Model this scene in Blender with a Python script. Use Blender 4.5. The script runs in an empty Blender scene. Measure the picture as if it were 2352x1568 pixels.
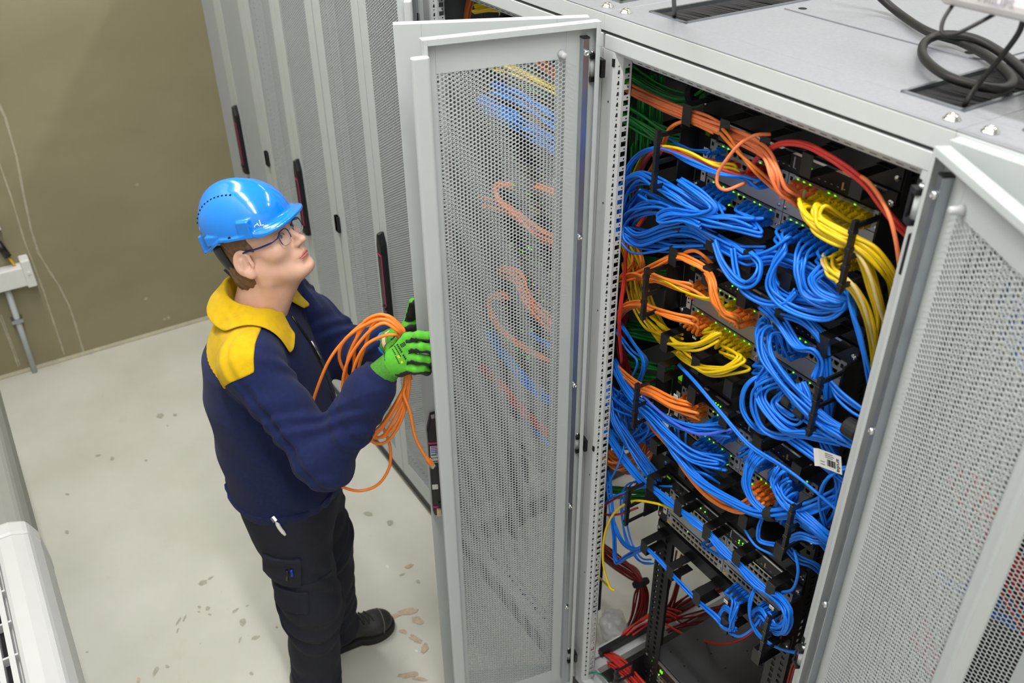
import bpy, math, random
import numpy as np
from mathutils import Vector, Matrix, Euler

# ------------------------------------------------------------------ camera, light, exposure
sc = bpy.context.scene
COL = sc.collection
PI = math.pi
CAM_C = np.array([1.4947, -1.1605, 2.6576]); CAM_YAW, CAM_PITCH, CAM_ROLL, CAM_F = 2.5835, .581, -.0107, 2088.6

def cam_axes():
    cy, sy, cp, sp = math.cos(CAM_YAW), math.sin(CAM_YAW), math.cos(CAM_PITCH), math.sin(CAM_PITCH)
    f = np.array([cy*cp, sy*cp, -sp]); r = np.array([sy, -cy, 0.]); u = np.cross(r, f)
    c, s = math.cos(CAM_ROLL), math.sin(CAM_ROLL)
    return c*r+s*u, -s*r+c*u, f
RX, UX, FX = cam_axes()
cam = bpy.data.cameras.new('camera'); cam_o = bpy.data.objects.new('camera', cam); COL.objects.link(cam_o)
cam.sensor_width = 36.0; cam.lens = CAM_F/2352*36
cam_o.matrix_world = Matrix([[RX[0], UX[0], -FX[0], CAM_C[0]], [RX[1], UX[1], -FX[1], CAM_C[1]], [RX[2], UX[2], -FX[2], CAM_C[2]], [0, 0, 0, 1]])
cam.clip_start = .02; cam.clip_end = 60
cam.dof.use_dof = True; cam.dof.focus_distance = 2.15; cam.dof.aperture_fstop = 4.0
sc.camera = cam_o

world = bpy.data.worlds.new('world'); sc.world = world; world.use_nodes = True
world.node_tree.nodes['Background'].inputs[0].default_value = (.9, .95, 1, 1)
world.node_tree.nodes['Background'].inputs[1].default_value = .30

sc.view_settings.view_transform = 'Standard'; sc.view_settings.look = 'None'
sc.view_settings.gamma = 1.0; sc.view_settings.use_curve_mapping = False
sc.view_settings.exposure = -1.35
try:
    sc.cycles.use_denoising = True
    sc.cycles.max_bounces = 7; sc.cycles.diffuse_bounces = 3; sc.cycles.glossy_bounces = 3
    sc.cycles.transmission_bounces = 4; sc.cycles.transparent_max_bounces = 8
    sc.cycles.caustics_reflective = False; sc.cycles.caustics_refractive = False
except Exception:
    pass

def area(name, loc, target, size, size_y, power, color=(1, .99, .97)):
    l = bpy.data.lights.new(name, 'AREA'); l.shape = 'RECTANGLE'; l.size = size; l.size_y = size_y
    l.energy = power; l.color = color
    o = bpy.data.objects.new(name, l); COL.objects.link(o); o.location = loc
    d = Vector(target)-Vector(loc); o.rotation_euler = d.to_track_quat('-Z', 'Y').to_euler()
    return o
# the tube luminaires under the ceiling (housings are built further down): (x, y, length)
LUM_Z = 4.72
LUMS = [(-2.3, -1.0, 1.5), (-.5, -1.0, 1.5), (1.3, -1.0, 1.5), (2.9, -1.0, 1.5), (-2.3, 1.9, 1.5), (-.3, 1.9, 1.5), (1.7, 1.9, 1.5)]
LUM_W = [135, 135, 150, 110, 25, 85, 100]
for (lx, ly, ll), lw in zip(LUMS, LUM_W):
    area('luminaire_light', (lx, ly, LUM_Z-.075), (lx, ly, 0), ll, .16, lw)

# ------------------------------------------------------------------ photo point -> place, on a known plane of the room
def ray(px, py):
    d = RX*((px-1176)/CAM_F)+UX*(-(py-784)/CAM_F)+FX
    return d
def at_y(px, py, Y):
    d = ray(px, py); return CAM_C+d*((Y-CAM_C[1])/d[1])
def at_x(px, py, X):
    d = ray(px, py); return CAM_C+d*((X-CAM_C[0])/d[0])
def at_z(px, py, Z):
    d = ray(px, py); return CAM_C+d*((Z-CAM_C[2])/d[2])

# ------------------------------------------------------------------ materials
def lin(c):
    return tuple((v/255/12.92 if v/255 <= .04045 else ((v/255+.055)/1.055)**2.4) for v in c)
MATS = {}
def mat(name, rgb, rough=.5, metal=0., var=.04, scale=30., bump=0., bscale=200., spec=.5, emit=None, estr=0., coat=0., sheen=0., alpha=1., trans=0.):
    if name in MATS: return MATS[name]
    m = bpy.data.materials.new(name); m.use_nodes = True; nt = m.node_tree; b = nt.nodes['Principled BSDF']
    c = lin(rgb)
    b.inputs['Roughness'].default_value = rough; b.inputs['Metallic'].default_value = metal
    b.inputs['Specular IOR Level'].default_value = spec
    if coat: b.inputs['Coat Weight'].default_value = coat; b.inputs['Coat Roughness'].default_value = .06
    if sheen: b.inputs['Sheen Weight'].default_value = sheen; b.inputs['Sheen Roughness'].default_value = .6
    if trans: b.inputs['Transmission Weight'].default_value = trans
    if alpha < 1: b.inputs['Alpha'].default_value = alpha
    tc = nt.nodes.new('ShaderNodeTexCoord')
    if var > 0:
        n = nt.nodes.new('ShaderNodeTexNoise'); n.inputs['Scale'].default_value = scale; n.inputs['Detail'].default_value = 3
        nt.links.new(tc.outputs['Object'], n.inputs['Vector'])
        r = nt.nodes.new('ShaderNodeValToRGB')
        r.color_ramp.elements[0].position = .3; r.color_ramp.elements[1].position = .7
        r.color_ramp.elements[0].color = tuple(v*(1-var) for v in c)+(1,)
        r.color_ramp.elements[1].color = tuple(min(1, v*(1+var)) for v in c)+(1,)
        nt.links.new(n.outputs['Fac'], r.inputs['Fac']); nt.links.new(r.outputs['Color'], b.inputs['Base Color'])
    else:
        b.inputs['Base Color'].default_value = c+(1,)
    if bump > 0:
        n2 = nt.nodes.new('ShaderNodeTexNoise'); n2.inputs['Scale'].default_value = bscale; n2.inputs['Detail'].default_value = 2
        nt.links.new(tc.outputs['Object'], n2.inputs['Vector'])
        bp = nt.nodes.new('ShaderNodeBump'); bp.inputs['Strength'].default_value = bump; bp.inputs['Distance'].default_value = .002
        nt.links.new(n2.outputs['Fac'], bp.inputs['Height']); nt.links.new(bp.outputs['Normal'], b.inputs['Normal'])
    if emit:
        b.inputs['Emission Color'].default_value = lin(emit)+(1,); b.inputs['Emission Strength'].default_value = estr
    MATS[name] = m
    return m

M_GREY = mat('light_grey_paint', (194, 197, 198), .42, var=.015, scale=8)
M_GREY2 = mat('grey_door_paint', (190, 196, 197), .45, var=.015, scale=8)
M_HOLE = mat('hole_dark', (14, 14, 16), .9, var=0)
M_BLACK = mat('black_powder_coat', (21, 21, 23), .42, var=.1, scale=60, bump=.15, bscale=900)
M_CABLEK = mat('black_cable_jacket', (11, 11, 12), .5, var=.05)
M_BLACKP = mat('black_plastic', (20, 20, 23), .38, var=.06)
M_RUB = mat('black_rubber', (26, 26, 28), .75, var=.08)
M_ZINC = mat('zinc_plated_steel', (172, 178, 186), .3, 1., var=.1, scale=12)
M_CHROME = mat('chrome', (225, 226, 228), .12, 1., var=.02)
M_SILVER = mat('switch_plate_silver', (176, 178, 180), .42, .35, var=.03, scale=40)
M_SILV2 = mat('bare_metal_trim', (205, 206, 208), .25, .9, var=.05)
M_ROOF = mat('galvanised_roof', (148, 150, 156), .42, .2, var=.06, scale=160)
M_PLINTH = mat('dark_grey_plinth', (72, 73, 72), .6, var=.06)
M_BRUSH = mat('black_brush', (22, 21, 26), .8, var=.5, scale=300)
M_WHITE = mat('white_plastic', (232, 232, 230), .4, var=.02)
M_LABEL = mat('white_label', (226, 226, 222), .6, var=.02)
M_INK = mat('print_ink', (25, 25, 28), .7, var=0)
M_PINK = mat('magenta_line', (200, 30, 110), .4, var=0)
M_LED = mat('green_led', (120, 255, 40), .4, var=0, emit=(130, 255, 30), estr=3.2)
M_LCD = mat('green_sticker', (150, 235, 30), .4, var=.05, emit=(150, 255, 20), estr=.55)
M_ORINK = mat('orange_ink', (225, 95, 30), .6, var=0)
M_YELL = mat('yellow_sticker', (226, 190, 40), .5, var=.03)
M_GOLD = mat('port_gold', (190, 170, 120), .4, .6, var=.05)

# ------------------------------------------------------------------ mesh helpers
class MB:
    def __init__(s): s.v = []; s.f = []; s.m = []
    def add(s, v, f, mi=0):
        o = len(s.v); s.v.extend([tuple(map(float, p)) for p in v]); s.f.extend([tuple(i+o for i in q) for q in f]); s.m.extend([mi]*len(f)); return s
    def box(s, a, b, mi=0):
        x0, y0, z0 = [min(p, q) for p, q in zip(a, b)]; x1, y1, z1 = [max(p, q) for p, q in zip(a, b)]
        return s.add([(x0, y0, z0), (x1, y0, z0), (x1, y1, z0), (x0, y1, z0), (x0, y0, z1), (x1, y0, z1), (x1, y1, z1), (x0, y1, z1)],
                     [(0, 3, 2, 1), (4, 5, 6, 7), (0, 1, 5, 4), (1, 2, 6, 5), (2, 3, 7, 6), (3, 0, 4, 7)], mi)
    def prism(s, poly, axis, a, b, mi=0):
        n = len(poly)
        def P(u, w, k): return {'x': (k, u, w), 'y': (u, k, w), 'z': (u, w, k)}[axis]
        v = [P(u, w, a) for u, w in poly]+[P(u, w, b) for u, w in poly]
        f = [tuple(range(n))[::-1], tuple(range(n, 2*n))]+[(i, (i+1) % n, n+(i+1) % n, n+i) for i in range(n)]
        return s.add(v, f, mi)
    def cyl(s, p0, p1, r, n=12, r1=None, mi=0):
        return s.tube([p0, p1], r, n, mi=mi, r1=r1)
    def tube(s, pts, r, n=8, closed=False, mi=0, r1=None, cap=True):
        v, f = tube_mesh(pts, r, n, closed, r1, cap); return s.add(v, f, mi)
    def lathe(s, c, prof, n=20, axis='z', mi=0):
        v = []; f = []
        for (r, h) in prof:
            for k in range(n):
                a = 2*PI*k/n; q = (r*math.cos(a), r*math.sin(a), h)
                q = {'z': q, 'y': (q[0], q[2], q[1]), 'x': (q[2], q[0], q[1])}[axis]
                v.append((c[0]+q[0], c[1]+q[1], c[2]+q[2]))
        for i in range(len(prof)-1):
            for k in range(n):
                f.append((i*n+k, i*n+(k+1) % n, (i+1)*n+(k+1) % n, (i+1)*n+k))
        f.append(tuple(range(n))[::-1]); f.append(tuple(range((len(prof)-1)*n, len(prof)*n)))
        return s.add(v, f, mi)
    def quad(s, a, b, c, d, mi=0): return s.add([a, b, c, d], [(0, 1, 2, 3)], mi)
    def xf(s, M):
        s.v = [tuple(M @ Vector(p)) for p in s.v]; return s
    def mesh(s, name, mats):
        me = bpy.data.meshes.new(name); me.from_pydata(s.v, [], s.f)
        for m in (mats if isinstance(mats, (list, tuple)) else [mats]): me.materials.append(m)
        if any(s.m): me.polygons.foreach_set('material_index', s.m)
        me.update(); return me
    def build(s, name, mats, parent=None, loc=(0, 0, 0), smooth=False, bevel=0., rot=None):
        return put(name, s.mesh(name, mats), parent, loc, smooth, bevel, rot)

def tube_mesh(pts, r, n=8, closed=False, r1=None, cap=True):
    P = np.array([tuple(p) for p in pts], float); m = len(P)
    if closed: T = np.roll(P, -1, 0)-np.roll(P, 1, 0)
    else: T = np.gradient(P, axis=0)
    T /= np.linalg.norm(T, axis=1)[:, None]+1e-12
    u = np.cross(T[0], (0, 0, 1)) if abs(T[0][2]) < .9 else np.cross(T[0], (1, 0, 0)); u /= np.linalg.norm(u)
    A = np.linspace(0, 2*PI, n, endpoint=False); V = np.zeros((m, n, 3))
    rr = np.linspace(r, r if r1 is None else r1, m) if np.isscalar(r) else np.array(r)
    for i in range(m):
        u = u-T[i]*(u@T[i]); u /= np.linalg.norm(u)+1e-12; w = np.cross(T[i], u)
        V[i] = P[i]+rr[i]*(np.cos(A)[:, None]*u+np.sin(A)[:, None]*w)
    f = []
    for i in range(m if closed else m-1):
        j = (i+1) % m
        for k in range(n): f.append((i*n+k, i*n+(k+1) % n, j*n+(k+1) % n, j*n+k))
    if not closed and cap: f.append(tuple(range(n))[::-1]); f.append(tuple(range((m-1)*n, m*n)))
    return V.reshape(-1, 3), f

def put(name, me, parent=None, loc=(0, 0, 0), smooth=False, bevel=0., rot=None):
    o = bpy.data.objects.new(name, me); COL.objects.link(o)
    if parent is not None: o.parent = parent
    o.location = loc
    if rot is not None: o.rotation_euler = rot
    if smooth: me.polygons.foreach_set('use_smooth', [True]*len(me.polygons))
    if bevel:
        b = o.modifiers.new('edge', 'BEVEL'); b.width = bevel; b.segments = 2; b.limit_method = 'ANGLE'; b.angle_limit = .7
    return o
def arr(name, v, f, m, parent=None, smooth=True, loc=(0, 0, 0), rot=None):
    me = bpy.data.meshes.new(name); me.from_pydata([tuple(map(float, p)) for p in v], [], [tuple(map(int, q)) for q in f])
    for q in (m if isinstance(m, (list, tuple)) else [m]): me.materials.append(q)
    return put(name, me, parent, loc, smooth, 0, rot)
def thing(name, label, cat, loc=(0, 0, 0), rz=0., group=None):
    o = bpy.data.objects.new(name, None); COL.objects.link(o); o.location = loc; o.rotation_euler = (0, 0, rz); o.empty_display_size = .1
    return tag(o, label, cat, group)
def tag(o, label, cat, group=None, kind=None):
    o['label'] = label; o['category'] = cat
    if group: o['group'] = group
    if kind: o['kind'] = kind
    return o
def struct(o): o['kind'] = 'structure'; return o
def copy_part(o, parent):
    c = o.copy(); COL.objects.link(c); c.parent = parent
    for ch in list(o.children): copy_part(ch, c)
    return c
def text_mesh(txt, size, m, parent, M4, name='lettering', extrude=.0002, align='CENTER'):
    cu = bpy.data.curves.new('txt', 'FONT'); cu.body = txt; cu.size = size; cu.align_x = align; cu.align_y = 'CENTER'; cu.extrude = extrude
    o = bpy.data.objects.new('txt', cu); COL.objects.link(o)
    dg = bpy.context.evaluated_depsgraph_get(); dg.update()
    me = bpy.data.meshes.new_from_object(o.evaluated_get(dg)); bpy.data.objects.remove(o)
    me.materials.clear(); me.materials.append(m)
    t = put(name, me, parent); t.matrix_local = M4
    return t
def spline(pts, n=8, closed=False):
    P = np.array([tuple(p) for p in pts], float); m = len(P); out = []
    idx = range(m if closed else m-1)
    for i in idx:
        if closed: p0, p1, p2, p3 = P[(i-1) % m], P[i], P[(i+1) % m], P[(i+2) % m]
        else: p0, p1, p2, p3 = P[max(i-1, 0)], P[i], P[i+1], P[min(i+2, m-1)]
        for k in range(n):
            t = k/n
            out.append(.5*((2*p1)+(-p0+p2)*t+(2*p0-5*p1+4*p2-p3)*t*t+(-p0+3*p1-3*p2+p3)*t**3))
    if not closed: out.append(P[-1])
    return np.array(out)
rng = random.Random(7)
# ------------------------------------------------------------------ the room
def floor_mat():
    m = bpy.data.materials.new('concrete_floor'); m.use_nodes = True; nt = m.node_tree; b = nt.nodes['Principled BSDF']
    b.inputs['Roughness'].default_value = .42; b.inputs['Specular IOR Level'].default_value = .35
    tc = nt.nodes.new('ShaderNodeTexCoord')
    def noise(s, d=4, r=.55, w=None):
        n = nt.nodes.new('ShaderNodeTexNoise'); n.inputs['Scale'].default_value = s; n.inputs['Detail'].default_value = d; n.inputs['Roughness'].default_value = r
        nt.links.new(tc.outputs['Object'], n.inputs['Vector']); return n.outputs['Fac']
    def ramp(f, stops):
        r = nt.nodes.new('ShaderNodeValToRGB'); e = r.color_ramp.elements
        e[0].position, e[0].color = stops[0][0], lin(stops[0][1])+(1,); e[1].position, e[1].color = stops[1][0], lin(stops[1][1])+(1,)
        for p, c in stops[2:]: k = e.new(p); k.color = lin(c)+(1,)
        nt.links.new(f, r.inputs['Fac']); return r.outputs['Color']
    def mix(fac, a, bb):
        x = nt.nodes.new('ShaderNodeMix'); x.data_type = 'RGBA'; nt.links.new(fac, x.inputs[0]); nt.links.new(a, x.inputs[6]); nt.links.new(bb, x.inputs[7]); return x.outputs[2]
    base = ramp(noise(2.2, 5), [(.3, (197, 196, 184)), (.7, (213, 212, 203))])
    sp = ramp(noise(38, 3, .6), [(.70, (0, 0, 0)), (.78, (255, 255, 255))])
    mk = ramp(noise(3.1, 2), [(.52, (0, 0, 0)), (.66, (255, 255, 255))])
    mul = nt.nodes.new('ShaderNodeMath'); mul.operation = 'MULTIPLY'; nt.links.new(sp, mul.inputs[0]); nt.links.new(mk, mul.inputs[1])
    stain = ramp(noise(9, 2), [(.4, (150, 146, 125)), (.62, (160, 128, 100))])
    c1 = mix(mul.outputs[0], base, stain)
    br = ramp(noise(6, 6, .7), [(.60, (0, 0, 0)), (.8, (120, 120, 120))])
    brc = nt.nodes.new('ShaderNodeRGB'); brc.outputs[0].default_value = lin((170, 145, 118))+(1,)
    c2 = mix(br, c1, brc.outputs[0])
    nt.links.new(c2, b.inputs['Base Color'])
    return m
def wall_mat(name, a, bb):
    m = bpy.data.materials.new(name); m.use_nodes = True; nt = m.node_tree; b = nt.nodes['Principled BSDF']
    b.inputs['Roughness'].default_value = .6
    tc = nt.nodes.new('ShaderNodeTexCoord'); mp = nt.nodes.new('ShaderNodeMapping'); mp.inputs['Scale'].default_value = (1, 1, 2.2)
    n = nt.nodes.new('ShaderNodeTexNoise'); n.inputs['Scale'].default_value = 1.6; n.inputs['Detail'].default_value = 5
    nt.links.new(tc.outputs['Object'], mp.inputs[0]); nt.links.new(mp.outputs[0], n.inputs['Vector'])
    r = nt.nodes.new('ShaderNodeValToRGB'); r.color_ramp.elements[0].position = .35; r.color_ramp.elements[1].position = .68
    r.color_ramp.elements[0].color = lin(a)+(1,); r.color_ramp.elements[1].color = lin(bb)+(1,)
    nt.links.new(n.outputs['Fac'], r.inputs[0]); nt.links.new(r.outputs[0], b.inputs['Base Color'])
    n2 = nt.nodes.new('ShaderNodeTexNoise'); n2.inputs['Scale'].default_value = 5; n2.inputs['Detail'].default_value = 6
    nt.links.new(mp.outputs[0], n2.inputs['Vector'])
    bp = nt.nodes.new('ShaderNodeBump'); bp.inputs['Strength'].default_value = .25; bp.inputs['Distance'].default_value = .006
    nt.links.new(n2.outputs['Fac'], bp.inputs['Height']); nt.links.new(bp.outputs[0], b.inputs['Normal'])
    return m
M_FLOOR = floor_mat()
M_WALLO = wall_mat('olive_painted_wall', (139, 132, 103), (149, 142, 113))
M_WALLW = wall_mat('white_painted_wall', (205, 204, 198), (214, 213, 208))
M_CEIL = mat('ceiling_white', (222, 222, 218), .8, var=.02, scale=3)
M_FILL = mat('wall_filler', (176, 170, 148), .7, var=.1)
XW, YW, YB, XE, ZC = -3.06, -1.66, 3.1, 4.2, 4.8
M_ST1 = mat('floor_stain_grey', (170, 168, 152), .5, var=.12, scale=60); M_ST2 = mat('floor_stain_brown', (188, 171, 150), .5, var=.15, scale=60)
fm = MB().box((XW-.1, YW-.1, -.1), (XE, YB, 0))
zst = [.0004]
def stain(px, py, w, h, ang, mi, n=13):
    """an irregular dried spill on the floor, sized in photo points"""
    ca, sa = math.cos(ang), math.sin(ang); q = []
    for k in range(n):
        a = 2*PI*k/n; r = .62+.38*rng.random(); u, v = w*r*math.cos(a), h*r*math.sin(a); p = at_z(px+ca*u-sa*v, py+sa*u+ca*v, 0.); q.append((p[0], p[1], zst[0]))
    zst[0] += .00004
    fm.add(q, [tuple(range(n))[::-1] if (q[1][0]-q[0][0])*(q[2][1]-q[1][1])-(q[1][1]-q[0][1])*(q[2][0]-q[1][0]) < 0 else tuple(range(n))], mi)
for a in [(466, 1338, 15, 8, -.4), (484, 1327, 10, 3, -.5), (477, 1397, 8, 6, -.6), (458, 1394, 5, 4, 0), (457, 1405, 4, 3, 0), (482, 1411, 5, 3, 0), (541, 1402, 13, 4, -.6), (558, 1428, 8, 13, .5), (588, 1464, 12, 6, -.3), (577, 1546, 6, 6, 0), (424, 1420, 3, 12, .4), (551, 1470, 3, 11, .4), (568, 1391, 5, 2, -.3), (460, 1478, 2, 2, 0), (411, 1425, 3, 14, .55), (408, 1448, 2, 8, .4), (806, 1322, 10, 6, .3), (923, 1320, 8, 3, -.4), (960, 1336, 7, 5, .6), (860, 1412, 4, 2, 0), (867, 1402, 5, 4, 0), (845, 1180, 12, 6, .2), (895, 1200, 9, 8, 0), (368, 955, 9, 7, 0), (402, 953, 6, 4, 0), (385, 978, 3, 2, 0), (225, 1046, 9, 3, -.2), (258, 1053, 5, 6, .5), (155, 1135, 7, 3, .1), (154, 1222, 6, 5, .4), (200, 1497, 4, 2, -.3), (358, 1540, 6, 14, .5), (384, 1530, 6, 4, .2), (335, 1058, 4, 3, 0)]: stain(*a, 1)
for a in [(905, 1415, 22, 6, -.3), (935, 1405, 30, 9, -.2), (958, 1425, 18, 10, .3), (925, 1450, 12, 6, .2), (955, 1468, 20, 8, .5), (900, 1430, 10, 4, 0), (940, 1550, 30, 8, -.1), (975, 1490, 10, 14, .3), (318, 1562, 5, 8, .2), (636, 1440, 4, 3, 0), (940, 1300, 14, 5, -.3), (965, 1560, 20, 5, .1)]: stain(*a, 2, 17)
struct(fm.build('floor', [M_FLOOR, M_ST1, M_ST2]))
wf = MB().box((XW-.12, YW-.1, 0), (XW, YB, ZC))
def wallstrip(pts, w):
    q = [at_x(px, py, XW+.001) for px, py in pts]
    for a, b in zip(q[:-1], q[1:]):
        for k in range(4):
            s = a+(b-a)*k/4; e = a+(b-a)*(k+1)/4
            wa = w*(.7+.6*rng.random())
            wf.quad((XW+.001, s[1]-wa, s[2]), (XW+.001, s[1]+wa, s[2]), (XW+.001, e[1]+wa, e[2]), (XW+.001, e[1]-wa, e[2]), 1)
wallstrip([(-6, 232), (12, 270), (38, 360), (55, 450), (72, 530), (88, 580), (112, 620), (135, 655), (158, 700), (172, 740), (182, 775), (192, 808)], .0045)
wallstrip([(-6, 362), (25, 450), (55, 550), (78, 610), (100, 668), (120, 730), (140, 790), (148, 815)], .0035)
wallstrip([(-4, 720), (20, 780), (38, 830), (42, 842)], .003)
wallstrip([(2, 722), (26, 785), (46, 838)], .002)
for px, py in [(335, 686), (378, 733), (387, 729), (315, 424)]:
    q = at_x(px, py, XW+.001); wf.add([(XW+.001, q[1]+.008*math.cos(a), q[2]+.008*math.sin(a)) for a in np.linspace(0, 2*PI, 8, endpoint=False)], [tuple(range(8))], 1)
struct(wf.build('wall_far', [M_WALLO, M_FILL]))
struct(MB().box((XW, YW-.1, 0), (XE, YW, ZC)).build('wall_left', M_WALLW))
struct(MB().box((XW, YB, 0), (XE, YB+.1, ZC)).build('wall_right', M_WALLW))
struct(MB().box((XE, YW-.1, 0), (XE+.1, YB+.1, ZC)).build('wall_near', M_WALLW))
struct(MB().box((XW-.1, YW-.1, ZC), (XE+.1, YB+.1, ZC+.1)).build('ceiling', M_CEIL))
struct(MB().prism([(0, 0), (.012, 0), (.012, .006), (.004, .016), (0, .018)], 'y', YW, -.02).build('baseboard_far', M_FILL, loc=(XW, 0, 0)))

# luminaires under the ceiling
M_TUBE = mat('luminaire_diffuser', (250, 250, 245), .4, var=0, emit=(255, 252, 242), estr=6.)
for i, (lx, ly, ll) in enumerate(LUMS):
    t = thing('ceiling_luminaire', 'white tube luminaire hanging under the ceiling', 'lamp', (lx, ly, LUM_Z), 0, 'tube luminaires under the ceiling')
    MB().box((-ll/2, -.09, -.04), (ll/2, .09, .078)).build('housing', M_WHITE, t)
    MB().prism([(-.075, 0), (.075, 0), (.05, -.025), (-.05, -.025)], 'x', -ll/2+.02, ll/2-.02).build('diffuser', M_TUBE, t, loc=(0, 0, -.041))

# white trunking box with conduits on the far wall
q0, q1, qc, qp0, qp1 = [at_x(*p, XW) for p in ((60, 598), (58, 628), (8, 560), (8, 640), (76, 842))]
t = thing('trunking_box', 'white plastic trunking end with a cap on the olive wall', 'cable trunking', (XW, q0[1], q0[2]))
MB().box((.0, -.9, -.10), (.07, 0, 0)).build('body', M_WHITE, t, bevel=.006)
MB().box((-.0, -.03, -.108), (.078, .012, .035)).build('end_cap', M_WHITE, t, bevel=.006)
MB().cyl((.075, -.008, -.03), (.085, -.008, -.03), .008, 12).build('screw', M_WHITE, t)
t = thing('conduit_pipe', 'grey steel conduit pipe running from the trunking down to the floor', 'pipe', (XW, qp0[1], 0))
MB().cyl((.03, 0, q0[2]-.09), (.03, qp1[1]-qp0[1], .0), .014, 14).build('pipe', M_GREY2, t, smooth=True)
MB().box((0, -.03, .3), (.05, .02, .32)).build('clamp', M_ZINC, t)
t = thing('conduit_drop', 'zinc conduit with black gland and yellow cable above the white trunking', 'pipe', (XW, qc[1], q0[2]))
MB().cyl((.03, -.02, .13), (.03, -.3, 1.2), .014, 12).build('pipe', M_ZINC, t, smooth=True)
MB().cyl((.03, 0, .055), (.03, -.022, .135), .017, 12).build('gland', M_BLACKP, t, smooth=True)
MB().cyl((.03, .02, -.02), (.03, 0, .06), .006, 8).build('cable', M_YELL, t, smooth=True)
MB().box((.0, -.05, .2), (.05, .01, .225)).build('clamp', M_CHROME, t)

# air conditioners on the left wall
M_AC = mat('ac_white', (196, 197, 197), .35, var=.01)
M_ACSH = mat('ac_shade_tone', (138, 138, 131), .5, var=.02)  # shade on the farther unit, put into its colour
def ac_unit(name, label, x0, x1, z0, z1, yf, m, slats):
    # seen from above: grille on top towards the wall, rounded front edge, tapering lower front
    L = x1-x0; t = thing(name, label, 'air conditioner', ((x0+x1)/2, YW+.014, z0))
    d = yf-YW-.014; h = z1-z0
    prof = [(0, 0), (d*.62, 0), (d*.9, h*.32), (d, h*.72), (d*.985, h*.9), (d*.93, h*.975), (d*.82, h), (d*.70, h)]
    MB().prism(prof+[(d*.70, h*.94), (d*.18, h*.94), (d*.18, h), (0, h)], 'x', -L/2+.02, L/2-.02).build('body', m, t, bevel=.012, smooth=False)
    MB().prism([(0, 0), (d*.62, 0), (d*.9, h*.32), (d*1.004, h*.72), (d*.99, h*.9), (d*.935, h*.985), (d*.82, h*1.01), (0, h*1.01)], 'x', -L/2-.012, -L/2+.05).build('end_cap', m, t, bevel=.012)
    MB().prism([(0, 0), (d*.62, 0), (d*.9, h*.32), (d*1.004, h*.72), (d*.99, h*.9), (d*.935, h*.985), (d*.82, h*1.01), (0, h*1.01)], 'x', L/2-.05, L/2+.012).build('end_cap', m, t, bevel=.012)
    g = MB(); n = slats
    for k in range(n):
        yy = d*.18+(d*.52)*(k+.5)/n
        g.box((-L/2+.12, yy-.006, h*.945), (L/2-.05, yy+.006, h*.995))
    for k in range(int(L/.11)):
        xx = -L/2+.12+.11*k; g.box((xx-.003, d*.18, h*.945), (xx+.003, d*.70, h*.985))
    g.build('grille', m, t)
    MB().box((-L/2+.05, d*.18, h*.94), (L/2-.05, d*.70, h*.944)).build('intake_recess', M_HOLE, t)
ac_unit('air_conditioner', 'white slatted air conditioner nearest the camera, bright grille on its top', -.70, .62, .36, .945, -1.305, M_AC, 7)
ac_unit('air_conditioner', 'shade-coloured air conditioner end just beyond the bright slatted unit', -1.80, -.745, .42, .87, -1.32, M_ACSH, 9)
# ------------------------------------------------------------------ the cabinet row
H = 2.21; CW = .8; CD = 1.0
def hex_panel(w, h, p=.0087, bar=.0018, th=.0010):
    # honeycomb sheet in the x-z plane, outer face at y = 0: real hexagonal holes
    dx = p*math.sqrt(3)/2; nx = int(w/dx); nz = int(h/p)
    R = p/math.sqrt(3); r = R-bar/math.sqrt(3)
    ca = [math.cos(k*PI/3) for k in range(6)]; sa = [math.sin(k*PI/3) for k in range(6)]
    i, j = np.meshgrid(np.arange(nx), np.arange(nz), indexing='ij'); i = i.ravel(); j = j.ravel()
    cx = (i+.5)*w/nx; cz = (j+.5)*h/nz+np.where(i % 2 == 0, -.25, .25)*h/nz
    n = len(cx)
    sx = w/nx/dx; sz = h/nz/p
    def ring(rad, y):
        v = np.zeros((n, 6, 3))
        for k in range(6): v[:, k, 0] = cx+rad*ca[k]*sx; v[:, k, 1] = y; v[:, k, 2] = cz+rad*sa[k]*sz
        return v
    V = np.concatenate([ring(R, 0.), ring(r, 0.), ring(R, th), ring(r, th)], 1)   # 24 per cell
    base = (np.arange(n)*24)[:, None]; F = []
    for k in range(6):
        l = (k+1) % 6
        F.append(base+np.array([[k, l, 6+l, 6+k]])); F.append(base+np.array([[12+l, 12+k, 18+k, 18+l]])); F.append(base+np.array([[6+k, 6+l, 18+l, 18+k]]))
    F = np.concatenate(F); me = bpy.data.meshes.new('perforated_panel')
    me.vertices.add(n*24); me.vertices.foreach_set('co', V.reshape(-1).astype(np.float32))
    me.loops.add(len(F)*4); me.loops.foreach_set('vertex_index', F.reshape(-1).astype(np.int32))
    me.polygons.add(len(F)); me.polygons.foreach_set('loop_start', np.arange(len(F), dtype=np.int32)*4)
    me.update(calc_edges=True); me.validate(); me.materials.append(M_GREY2); return me
DW, DZ0, DZ1 = .392, .115, 2.200            # door leaf width, bottom, top
PX0, PX1, PZ0, PZ1 = .066, .337, .20, 2.128   # perforated field of a leaf
PANEL = hex_panel(PX1-PX0, PZ1-PZ0)
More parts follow.
